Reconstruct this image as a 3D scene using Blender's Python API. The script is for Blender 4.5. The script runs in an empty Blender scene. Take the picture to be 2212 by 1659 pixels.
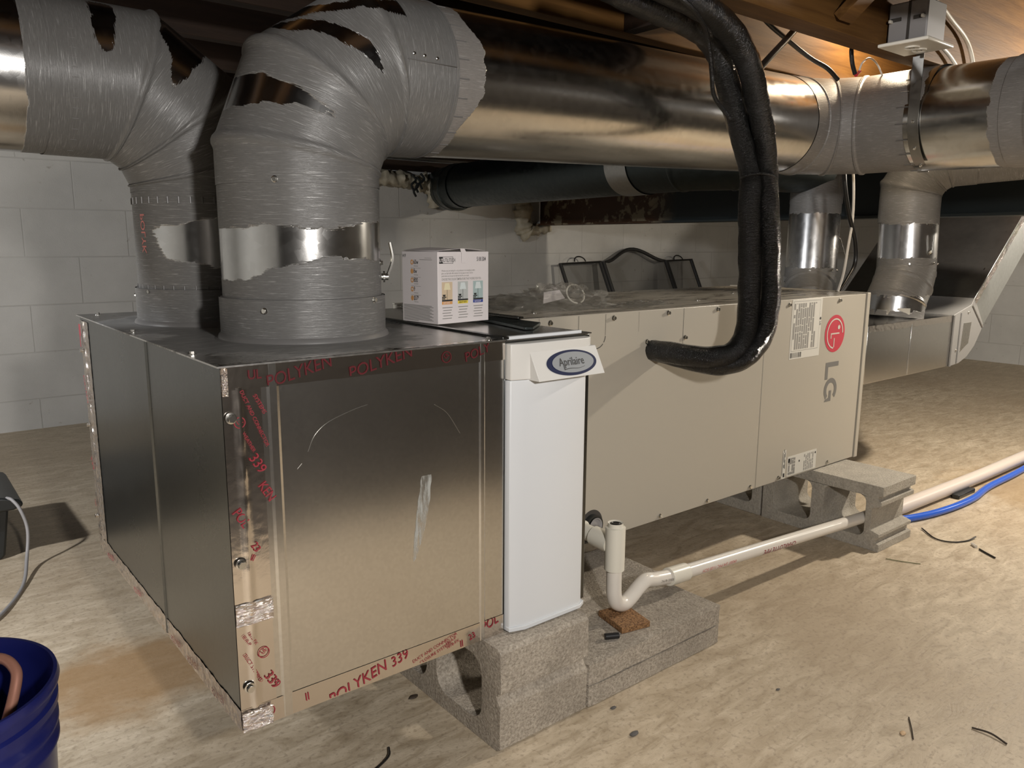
import bpy, bmesh, math, random
import numpy as np
from mathutils import Vector, Matrix, noise
random.seed(7)
S = bpy.context.scene
COL = S.collection
V3 = Vector

# ------------------------------------------------------------------ camera
cd = bpy.data.cameras.new('camera'); cam = bpy.data.objects.new('camera', cd); COL.objects.link(cam)
yaw, pit, rol = 0.6819, 0.1811, -0.0064
fw = V3((math.sin(yaw)*math.cos(pit), math.cos(yaw)*math.cos(pit), -math.sin(pit)))
rt = V3((math.cos(yaw), -math.sin(yaw), 0)); dn = fw.cross(rt)
r2 = math.cos(rol)*rt + math.sin(rol)*dn; d2 = -math.sin(rol)*rt + math.cos(rol)*dn
M = Matrix((r2, -d2, -fw)).transposed().to_4x4(); M.translation = V3((-0.348, -1.039, 0.9006))
cam.matrix_world = M
cd.sensor_fit = 'HORIZONTAL'; cd.sensor_width = 36.0; cd.lens = 36.0*1700.4/2212
cd.clip_start = 0.02; cd.clip_end = 60
S.camera = cam

# ------------------------------------------------------------------ world, lamps, exposure
w = bpy.data.worlds.new('world'); S.world = w; w.use_nodes = True
w.node_tree.nodes['Background'].inputs[0].default_value = (0.9, 0.8, 0.7, 1)
w.node_tree.nodes['Background'].inputs[1].default_value = 0.004
def lamp(name, loc, power, col, rad):
    l = bpy.data.lights.new(name, 'POINT'); l.energy = power; l.color = col; l.shadow_soft_size = rad
    o = bpy.data.objects.new(name, l); o.location = loc; COL.objects.link(o); return o
lamp('bulb_right', (2.96, -0.42, 1.33), 106, (1.0, 0.90, 0.76), 0.035)      # bare warm bulb right of the air handler
lamp('fill_far_right', (4.90, -1.00, 1.33), 34, (1.0, 0.90, 0.76), 0.035)    # added unseen fill for the right floor and return box reflection
lamp('bulb_joist_bay', (2.02, 0.155, 1.56), 11, (1.0, 0.82, 0.58), 0.03)    # bulb between the joists
lamp('bulb_behind', (-0.12, -1.55, 1.16), 98, (1.0, 0.96, 0.92), 0.05)     # behind the photographer
lamp('bulb_left', (-1.30, 0.80, 1.335), 108, (0.97, 0.98, 1.0), 0.04)         # left, outside the frame
S.view_settings.view_transform = 'Standard'; S.view_settings.look = 'None'
S.view_settings.exposure = 0.0; S.cycles.transparent_max_bounces = 32; S.view_settings.gamma = 1.0; S.view_settings.use_curve_mapping = False

# ------------------------------------------------------------------ node helpers
class NT:
    def __init__(s, name):
        s.m = bpy.data.materials.new(name); s.m.use_nodes = True; s.t = s.m.node_tree
        s.b = s.t.nodes['Principled BSDF']; s.out = s.t.nodes['Material Output']
    def n(s, typ, **kw):
        x = s.t.nodes.new(typ)
        for k, v in kw.items():
            if k.startswith('i_'):
                key = k[2:]; key = int(key) if key.isdigit() else key.replace('_', ' ')
                s.put(v, x.inputs[key])
            else: setattr(x, k, v)
        return x
    def put(s, v, sock):
        if isinstance(v, bpy.types.NodeSocket): s.t.links.new(v, sock)
        elif isinstance(v, bpy.types.Node): s.t.links.new(v.outputs[0], sock)
        else:
            if isinstance(v, (tuple, list)) and len(v) == 3 and sock.type == 'RGBA': v = (*v, 1)
            sock.default_value = v
    def set(s, **kw):
        for k, v in kw.items(): s.put(v, s.b.inputs[k.replace('_', ' ')])
    def obj(s, scale=(1, 1, 1), rot=(0, 0, 0), kind='Object'):
        tc = s.n('ShaderNodeTexCoord'); mp = s.n('ShaderNodeMapping')
        s.t.links.new(tc.outputs[kind], mp.inputs[0]); mp.inputs['Scale'].default_value = scale; mp.inputs['Rotation'].default_value = rot
        return mp.outputs[0]
    def noise(s, vec, scale, detail=4, rough=.55, dist=0):
        return s.n('ShaderNodeTexNoise', i_Vector=vec, i_Scale=scale, i_Detail=detail, i_Roughness=rough, i_Distortion=dist).outputs['Fac']
    def ramp(s, fac, stops):
        r = s.n('ShaderNodeValToRGB'); e = r.color_ramp.elements
        while len(e) < len(stops): e.new(.5)
        for el, (p, c) in zip(e, stops):
            el.position = p; el.color = (c, c, c, 1) if isinstance(c, (int, float)) else (*c, 1)
        s.put(fac, r.inputs[0]); return r.outputs[0]
    def mix(s, f, a, b):
        x = s.n('ShaderNodeMix', data_type='RGBA'); s.put(f, x.inputs[0]); s.put(a, x.inputs[6]); s.put(b, x.inputs[7]); return x.outputs[2]
    def math(s, op, a, b=0.0, c=0.0, clamp=False):
        x = s.n('ShaderNodeMath', operation=op); x.use_clamp = clamp; s.put(a, x.inputs[0]); s.put(b, x.inputs[1]); s.put(c, x.inputs[2]); return x.outputs[0]
    def bump(s, h, strength=.3, dist=.01, normal=None):
        x = s.n('ShaderNodeBump', i_Height=h, i_Strength=strength, i_Distance=dist)
        if normal is not None: s.put(normal, x.inputs['Normal'])
        return x.outputs[0]
def flat(name, col, rough=.5, metal=0.0, **kw):
    m = NT(name); m.set(Base_Color=col, Roughness=rough, Metallic=metal, **kw); return m.m
MAT = {}

def galv_nodes(m, base, r0, r1, spangle=70, bumpy=.04, wob=.15):
    v = m.obj()
    vo = m.n('ShaderNodeTexVoronoi', i_Vector=v, i_Scale=spangle)
    sp = m.n('ShaderNodeSeparateColor'); m.t.links.new(vo.outputs['Color'], sp.inputs[0])
    fine = m.noise(v, 900, 2); big = m.noise(v, 5, 3)
    rr = m.math('MULTIPLY_ADD', sp.outputs[0], (r1-r0), r0)
    rr = m.math('MULTIPLY_ADD', big, .06, rr)
    c = m.mix(sp.outputs[1], tuple(x*.96 for x in base), tuple(min(1, x*1.03) for x in base))
    h = m.math('MULTIPLY_ADD', fine, .25, m.math('MULTIPLY', m.noise(v, 14, 3), wob*10))
    return c, rr, m.bump(h, bumpy, .004)
def galv(name, base=(.60, .59, .56), r0=.22, r1=.32, **kw):
    m = NT(name); c, r, b = galv_nodes(m, base, r0, r1, **kw)
    m.set(Base_Color=c, Roughness=r, Metallic=1.0, Normal=b); return m.m
MAT['galv'] = galv('galvanised_sheet', r0=.24, r1=.28)
MAT['galv_smooth'] = galv('galvanised_smooth', (.62, .60, .58), .30, .31, spangle=60, bumpy=.01, wob=.01)
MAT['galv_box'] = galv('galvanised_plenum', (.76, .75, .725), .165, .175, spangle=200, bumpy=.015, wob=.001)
MAT['galv_side'] = galv('galvanised_side', (.165, .17, .165),   .25, .256, spangle=160, bumpy=.004, wob=.01)  # base colour lowered to paint in the dim reflection on the plenum side
MAT['galv_trunk'] = galv('galvanised_trunk', (.62, .61, .585), .15, .21, spangle=220, bumpy=.02, wob=.05)
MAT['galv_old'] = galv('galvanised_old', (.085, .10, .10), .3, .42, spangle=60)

def mastic_metal(name, base, r0, r1, strk=(3, 60, 1), mcol=(.108, .106, .102), bare_wob=.15):
    """duct metal brushed with grey sealant; the 'mast' attribute says where the brush went (0..1)"""
    m = NT(name); c, r, b = galv_nodes(m, base, r0, r1, wob=bare_wob)
    at = m.n('ShaderNodeAttribute', attribute_name='mast')
    uv = m.n('ShaderNodeUVMap'); mp = m.n('ShaderNodeMapping', i_Vector=uv.outputs[0]); mp.inputs['Scale'].default_value = strk
    st = m.noise(mp.outputs[0], 9, 5, .62, .3)
    st2 = m.noise(mp.outputs[0], 30, 3, .6)
    mp2 = m.n('ShaderNodeMapping', i_Vector=uv.outputs[0]); mp2.inputs['Scale'].default_value = (4, 9, 1)
    blot = m.noise(mp2.outputs[0], 2.2, 3)
    k = m.math('MULTIPLY_ADD', m.math('SUBTRACT', st, .5), .9, at.outputs['Fac'])
    k = m.math('ADD', k, m.math('MULTIPLY', m.math('SUBTRACT', blot, .5), .35))
    mask = m.ramp(k, [(.40, 0), (.52, 1)])
    mc = m.mix(m.ramp(st2, [(.35, 0), (.75, 1)]), mcol, tuple(x*1.75 for x in mcol))
    mc = m.mix(m.ramp(blot, [(.3, 0), (.8, 1)]), mc, tuple(x*1.12 for x in mcol))
    thin = m.math('MULTIPLY', mask, m.ramp(st, [(.26, .35), (.44, 1)]))
    col = m.mix(thin, c, mc)
    hb = m.bump(m.math('ADD', m.math('MULTIPLY', st, m.math('MULTIPLY', mask, .9)), m.math('MULTIPLY', mask, .6)), .45, .0022, b)
    m.set(Base_Color=col, Roughness=m.math('MULTIPLY_ADD', mask, .18, m.math('MINIMUM', r, .34)), Metallic=m.math('SUBTRACT', 1, thin), Normal=hb)
    return m.m
MAT['mast'] = mastic_metal('brushed_sealant_duct', (.55, .55, .54), .14, .18, bare_wob=.06)
MAT['mast_small'] = mastic_metal('brushed_sealant_small_duct', (.62, .62, .62), .20, .25, bare_wob=.05, mcol=(.15, .147, .142))
MAT['mast_trunk'] = mastic_metal('brushed_sealant_trunk', (.62, .61, .585), .15, .21, strk=(60, 3, 1), mcol=(.16, .15, .14), bare_wob=.05)
MAT['plain_mast2'] = flat('pale_grey_sealant', (.19, .186, .18), .45)
MAT['galv_top'] = galv('galvanised_top', (.66, .66, .64), .27, .32, spangle=120, bumpy=.04, wob=.03)
MAT['galv_light'] = galv('galvanised_light', (.62, .64, .63), .36, .38, spangle=90, bumpy=.01, wob=.01)
MAT['plain_mast'] = flat('grey_sealant', (.135, .132, .129), .38)

def smeared_top():
    m = NT('sealant_smeared_top'); c, r, b = galv_nodes(m, (.70, .69, .67), .24, .30, spangle=120, bumpy=.04, wob=.03)
    v = m.obj(); sp = m.n('ShaderNodeSeparateXYZ'); m.put(v, sp.inputs[0]); cb = m.n('ShaderNodeCombineXYZ'); m.put(sp.outputs[0], cb.inputs[0]); m.put(sp.outputs[1], cb.inputs[1])
    def dist(x, y):
        d = m.n('ShaderNodeVectorMath', operation='DISTANCE'); m.put(cb.outputs[0], d.inputs[0]); d.inputs[1].default_value = (x, y, 0); return d.outputs['Value']
    d = m.math('MINIMUM', dist(.20, .24), dist(.17, .57)); st = m.noise(m.obj((7, 60, 1), (0, 0, -.3)), 3, 4, .6, .5); bl = m.noise(v, 14, 3)
    k = m.math('MULTIPLY_ADD', m.math('SUBTRACT', bl, .5), .16, m.math('MULTIPLY_ADD', m.math('SUBTRACT', st, .5), .10, d))
    mask = m.ramp(k, [(.205, 1), (.222, 0)]); thin = m.math('MULTIPLY', mask, m.ramp(st, [(.30, .55), (.5, .95)]))
    m.set(Base_Color=m.mix(thin, c, (.15, .148, .143)), Roughness=m.math('MULTIPLY_ADD', mask, .10, r), Metallic=m.math('SUBTRACT', 1, thin), Normal=m.bump(st, .3, .002, b)); return m.m
MAT['top_smear'] = smeared_top()
def foil():
    m = NT('foil_tape'); v = m.obj()
    h = m.math('ADD', m.noise(v, 45, 4, .6, .6), m.math('MULTIPLY', m.noise(v, 260, 2), .15))
    m.set(Base_Color=(.80, .75, .70), Metallic=1.0, Roughness=.15, Normal=m.bump(h, .035, .005)); return m.m
MAT['foil'] = foil()
def foilc():
    m = NT('crumpled_foil'); v = m.obj()
    h = m.math('ADD', m.noise(v, 60, 5, .7, 1.2), m.noise(v, 18, 2))
    m.set(Base_Color=(.82, .76, .72), Metallic=1.0, Roughness=.14, Normal=m.bump(h, .6, .010)); return m.m
MAT['foilc'] = foilc()
MAT['redink'] = flat('red_ink', (.27, .028, .042), .4)
MAT['redfaint'] = flat('faint_red_ink', (.10, .018, .022), .3)
MAT['redpale'] = flat('pale_red_ink', (.62, .22, .20), .5)
def screwm():
    m = NT('zinc_screw'); m.set(Base_Color=(.75, .74, .70), Metallic=1.0, Roughness=.2); return m.m
MAT['screw'] = screwm()
def beige():
    m = NT('beige_enamel'); v = m.obj()
    n1 = m.noise(v, 1400, 2)
    m.set(Base_Color=(.43, .395, .33), Roughness=.38, Normal=m.bump(n1, .10, .0006)); return m.m
MAT['beige'] = beige()
MAT['groove'] = flat('panel_groove', (.05, .045, .04), .7)
def filmtop():
    m = NT('scuffed_cabinet_top'); v = m.obj((1.2, 7, 1))
    n1 = m.noise(v, 5, 5, .6, .8)
    m.set(Base_Color=m.mix(m.ramp(n1, [(.36, 0), (.5, 1)]), (.12, .10, .08), (.42, .385, .325)), Roughness=m.ramp(n1, [(.3, .15), (.6, .4)]), Normal=m.bump(n1, .25, .01)); return m.m
MAT['filmtop'] = filmtop()
MAT['white_plastic'] = flat('white_door_plastic', (.66, .68, .70), .38)
MAT['white_top'] = flat('white_cap_plastic', (.66, .65, .62), .38)
MAT['pvc'] = flat('white_pvc', (.72, .69, .60), .28)
MAT['pvc2'] = flat('white_pvc_pipe', (.70, .66, .60), .25)
MAT['pvcp'] = flat('pinkish_pvc_pipe', (.68, .60, .54), .35)
MAT['black'] = flat('black_rubber', (.012, .012, .013), .4)
MAT['navy'] = flat('navy_print', (.012, .018, .06), .35)
MAT['silver'] = flat('silver_badge', (.36, .38, .40), .35, .3)
MAT['lgred'] = flat('logo_red', (.52, .05, .075), .4)
MAT['lggrey'] = flat('logo_grey', (.17, .165, .155), .45)
MAT['cream'] = flat('logo_cream', (.60, .55, .48), .4)
MAT['paper'] = flat('label_paper', (.62, .60, .54), .5)
MAT['ink'] = flat('dark_ink', (.03, .03, .03), .5)
MAT['inkgrey'] = flat('grey_ink', (.26, .25, .23), .5)
MAT['carton'] = flat('white_carton', (.74, .69, .68), .5)
MAT['orange'] = flat('orange_print', (.70, .36, .13), .5)
MAT['yellow'] = flat('yellow_print', (.78, .62, .08), .5)
MAT['blueprint'] = flat('blue_print', (.03, .06, .30), .5)
MAT['warmpic'] = flat('warm_picture', (.66, .52, .36), .5)
MAT['coolpic'] = flat('cool_picture', (.50, .52, .50), .5)
MAT['bluepic'] = flat('daylight_picture', (.40, .50, .49), .5)
MAT['shadewarm'] = flat('lamp_shade_print_warm', (.80, .72, .48), .5)
MAT['shadecool'] = flat('lamp_shade_print_cool', (.68, .74, .73), .5)
def wrapm():
    m = NT('black_tape_wrap'); uv = m.n('ShaderNodeUVMap'); mp = m.n('ShaderNodeMapping', i_Vector=uv.outputs[0]); mp.inputs['Scale'].default_value = (14, 48, 1)
    n1 = m.noise(mp.outputs[0], 4, 4, .55, .9); n2 = m.noise(mp.outputs[0], 14, 3, .6, .5)
    m.set(Base_Color=(.005, .005, .005), Roughness=.16, Specular_IOR_Level=.45, Normal=m.bump(m.math('MULTIPLY_ADD', n2, .5, n1), .8, .007)); return m.m
MAT['wrap'] = wrapm()
def wood(name, a, b, sc=(1.2, 14, 14)):
    m = NT(name); v = m.obj(sc)
    n1 = m.noise(v, 3, 6, .6, .7); n2 = m.noise(m.obj((6, 90, 90)), 3, 3); kn = m.noise(m.obj(), 7, 2)
    c = m.mix(m.ramp(n1, [(.3, 0), (.7, 1)]), a, b)
    c = m.mix(m.ramp(kn, [(.70, 0), (.76, .8)]), c, tuple(x*.35 for x in a))
    m.set(Base_Color=c, Roughness=.7, Specular_IOR_Level=.2, Normal=m.bump(n2, .2, .002)); return m.m
MAT['wood'] = wood('pine_joist', (.080, .036, .0095), (.150, .073, .020))
MAT['wood_dark'] = wood('pine_painted_shade', (.014, .008, .005), (.026, .014, .008))  # darker copy of the joist pine, ceiling shade painted into the colour
MAT['ply'] = wood('subfloor_board', (.04, .022, .012), (.06, .035, .02), (3, 3, 3))
def concrete_floor():
    m = NT('concrete_floor'); v = m.obj()
    a = m.noise(v, 1.1, 6, .6, .4); b = m.noise(m.obj((3, 9, 1), (0, 0, .45)), 3.5, 6, .68, .8); c = m.noise(v, 95, 4, .6); d = m.noise(v, 3.2, 5, .6)
    col = m.mix(m.ramp(b, [(.32, 0), (.68, 1)]), (.37, .295, .20), (.64, .545, .41))
    col = m.mix(m.ramp(a, [(.42, 0), (.68, .7)]), col, (.37, .285, .19))
    col = m.mix(m.ramp(c, [(.34, .5), (.47, 0)]), col, (.26, .20, .14))
    # rusty stain in front of the plenum
    def spot(x, y, r, colr, amt, col):
        dd = m.n('ShaderNodeVectorMath', operation='DISTANCE'); m.put(v, dd.inputs[0]); dd.inputs[1].default_value = (x, y, 0)
        k = m.math('ADD', m.math('DIVIDE', dd.outputs['Value'], r), m.math('MULTIPLY', m.math('SUBTRACT', d, .5), 2.2))
        return m.mix(m.ramp(k, [(.55, amt), (1.0, 0)]), col, colr)
    col = spot(.0, .62, .20, (.33, .20, .09), .8, col)
    col = spot(2.9, -.1, .30, (.34, .22, .10), .5, col)
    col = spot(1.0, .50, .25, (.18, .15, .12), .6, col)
    sy = m.n('ShaderNodeSeparateXYZ'); m.put(v, sy.inputs[0])      # slab coloured dark near the front wall so the plenum front reflects dark
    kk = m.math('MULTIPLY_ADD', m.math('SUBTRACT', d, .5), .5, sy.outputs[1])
    front_dark = m.ramp(m.math('MULTIPLY', kk, -1), [(.95, 0), (1.0, 1)])
    front_dark = m.math('LESS_THAN', kk, -1.15)
    col = m.mix(front_dark, col, (.035, .03, .026))
    h = m.math('ADD', m.math('MULTIPLY', b, .7), m.math('MULTIPLY', c, .3))
    m.set(Base_Color=col, Roughness=m.ramp(b, [(.3, .5), (.7, .72)]), Normal=m.bump(h, .35, .006)); return m.m
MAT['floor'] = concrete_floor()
def blockwall(name, axis):
    m = NT(name)
    tc = m.n('ShaderNodeTexCoord'); sp = m.n('ShaderNodeSeparateXYZ'); m.t.links.new(tc.outputs['Object'], sp.inputs[0])
    cb = m.n('ShaderNodeCombineXYZ'); m.put(sp.outputs[0 if axis == 'x' else 1], cb.inputs[0])
    m.put(m.math('ADD', sp.outputs[2], .078), cb.inputs[1])
    br = m.n('ShaderNodeTexBrick', i_Vector=cb.outputs[0], i_Scale=1.0)
    br.inputs['Mortar Size'].default_value = .0035; br.inputs['Mortar Smooth'].default_value = .6
    br.inputs['Brick Width'].default_value = .443; br.inputs['Row Height'].default_value = .2215
    v = tc.outputs['Object']; n1 = m.noise(v, 2.2, 5, .6); n2 = m.noise(v, 160, 3); n3 = m.noise(v, 26, 4)
    col = m.mix(m.ramp(n1, [(.3, 0), (.7, 1)]), (.47, .46, .43), (.60, .585, .55))
    col = m.mix(m.math('MULTIPLY', br.outputs['Fac'], m.ramp(n1, [(.35, .05), (.7, .40)])), col, (.20, .185, .165))
    col = m.mix(m.ramp(n3, [(.68, 0), (.74, .5)]), col, (.22, .18, .14))
    h = m.math('ADD', m.math('MULTIPLY', br.outputs['Fac'], -.7), m.math('MULTIPLY', n2, .35))
    m.set(Base_Color=col, Roughness=.7, Normal=m.bump(h, .5, .004)); return m.m
MAT['wallx'] = blockwall('painted_block_wall', 'x'); MAT['wally'] = blockwall('painted_block_side_wall', 'y')
def cblock(name, a, b):
    m = NT(name); v = m.obj(); n1 = m.noise(v, 180, 4, .7); n2 = m.noise(v, 12, 4); n3 = m.noise(v, 420, 2)
    c = m.mix(m.ramp(n1, [(.32, 0), (.66, 1)]), a, b); c = m.mix(m.ramp(n2, [(.45, 0), (.75, .5)]), c, tuple(x*.7 for x in a))
    m.set(Base_Color=c, Roughness=.9, Normal=m.bump(m.math('ADD', n1, m.math('MULTIPLY', n3, .4)), .8, .005)); return m.m
MAT['dark_wall'] = flat('wall_dark_for_reflection', (.03, .026, .022), .8)  # unseen front wall, coloured dark to darken the plenum's reflection
MAT['block'] = cblock('cinder_block', (.25, .215, .17), (.54, .48, .40))
MAT['block_light'] = cblock('pale_block', (.34, .31, .26), (.52, .48, .41))
def foamm():
    m = NT('spray_foam_skin'); v = m.obj(); n1 = m.noise(v, 30, 4)
    m.set(Base_Color=m.mix(n1, (.30, .25, .17), (.58, .53, .41)), Roughness=.6, Normal=m.bump(n1, .4, .01)); return m.m
MAT['foam'] = foamm()
def beamm():
    m = NT('rusting_painted_steel'); v = m.obj(); n1 = m.noise(v, 9, 6, .65, .5); sp = m.n('ShaderNodeSeparateXYZ'); m.put(v, sp.inputs[0])
    k = m.math('MULTIPLY_ADD', sp.outputs[1], -.6, m.math('ADD', n1, .75))
    k2 = m.ramp(m.math('ADD', n1, m.ramp(sp.outputs[1], [(0, 0), (1, 0)])), [(.52, 0), (.56, 1)])
    rust = m.mix(k2, (.065, .028, .012), (.24, .19, .12))
    bandy = m.math('MULTIPLY', m.ramp(m.math('MULTIPLY', sp.outputs[1], .3), [(.0, 0), (.08, 0), (.14, 1), (.50, 1), (.515, 0)]), 1)
    m.set(Base_Color=m.mix(bandy, (.018, .024, .025), rust), Roughness=.55); return m.m
MAT['beam'] = beamm()
def corkm():
    m = NT('cork_shim'); v = m.obj(); n1 = m.noise(v, 220, 3, .7)
    m.set(Base_Color=m.mix(m.ramp(n1, [(.35, 0), (.65, 1)]), (.10, .045, .018), (.42, .23, .10)), Roughness=.8, Normal=m.bump(n1, .8, .004)); return m.m
MAT['cork'] = corkm()
MAT['bluetube'] = flat('blue_tube', (.03, .12, .62), .25)
def bucketm():
    m = NT('blue_bucket_plastic'); m.set(Base_Color=(.010, .014, .11), Roughness=.28); return m.m
MAT['bucket'] = bucketm()
MAT['copper'] = flat('dusty_copper', (.50, .24, .17), .42, .35)
MAT['blackplastic'] = flat('black_plastic', (.02, .022, .022), .32)
MAT['whitewire'] = flat('white_cable_jacket', (.66, .62, .55), .35)
MAT['blackwire'] = flat('black_cable_jacket', (.014, .013, .012), .3)
MAT['redcap'] = flat('red_wire_nut', (.5, .02, .03), .35)
MAT['boxgrey'] = flat('grey_junction_box', (.30, .29, .29), .5)
MAT['plate'] = flat('outlet_plate', (.62, .58, .50), .35)
MAT['strap'] = galv('hanger_strap_metal', (.30, .29, .27), .3, .4)
MAT['mesh_frame'] = flat('black_iron', (.016, .015, .014), .5)
def screenm():
    m = NT('fire_screen_mesh'); v = m.obj((260, 260, 260)); 
    tr = m.n('ShaderNodeBsdfTransparent'); mx = m.n('ShaderNodeMixShader'); mx.inputs[0].default_value = .42
    m.set(Base_Color=(.03, .03, .028), Roughness=.5)
    m.t.links.new(tr.outputs[0], mx.inputs[1]); m.t.links.new(m.b.outputs[0], mx.inputs[2]); m.t.links.new(mx.outputs[0], m.out.inputs[0]); return m.m
MAT['screen'] = screenm()
def bagm():
    m = NT('clear_plastic_film'); v = m.obj(); n1 = m.noise(v, 40, 3, .6, 1)
    gl = m.n('ShaderNodeBsdfGlossy'); gl.inputs['Roughness'].default_value = .06; gl.inputs['Color'].default_value = (.9, .9, .88, 1)
    df = m.n('ShaderNodeBsdfTranslucent'); df.inputs['Color'].default_value = (.95, .94, .92, 1)
    tr = m.n('ShaderNodeBsdfTransparent'); tr.inputs['Color'].default_value = (.975, .975, .97, 1)
    bp = m.bump(n1, .7, .01); m.put(bp, gl.inputs['Normal'])
    fr = m.n('ShaderNodeFresnel'); fr.inputs['IOR'].default_value = 1.5; m.put(bp, fr.inputs['Normal'])
    a = m.n('ShaderNodeMixShader'); a.inputs[0].default_value = .24; m.t.links.new(tr.outputs[0], a.inputs[1]); m.t.links.new(df.outputs[0], a.inputs[2])
    b = m.n('ShaderNodeMixShader'); m.put(m.math('MULTIPLY_ADD', fr.outputs[0], .5, .02, clamp=True), b.inputs[0])
    m.t.links.new(a.outputs[0], b.inputs[1]); m.t.links.new(gl.outputs[0], b.inputs[2]); m.t.links.new(b.outputs[0], m.out.inputs[0]); return m.m
MAT['bag'] = bagm()
def smearm():
    m = NT('dried_smear'); v = m.obj((50, 50, 9)); n1 = m.noise(v, 3, 4, .6)
    tr = m.n('ShaderNodeBsdfTransparent'); mx = m.n('ShaderNodeMixShader'); m.put(m.ramp(n1, [(.40, .1), (.62, .75)]), mx.inputs[0])
    m.set(Base_Color=(.42, .43, .41), Roughness=.6)
    m.t.links.new(tr.outputs[0], mx.inputs[1]); m.t.links.new(m.b.outputs[0], mx.inputs[2]); m.t.links.new(mx.outputs[0], m.out.inputs[0]); return m.m
MAT['smear'] = smearm()
MAT['scratch'] = flat('scratch_mark', (.30, .29, .27), .35, .8)
MAT['twig'] = flat('dark_twig', (.04, .028, .018), .7)
MAT['chip'] = flat('wood_chip', (.55, .38, .22), .7)
MAT['stone'] = flat('grey_chip', (.10, .095, .09), .8)
MAT['grass'] = flat('dry_green_blade', (.12, .13, .05), .6)

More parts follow.
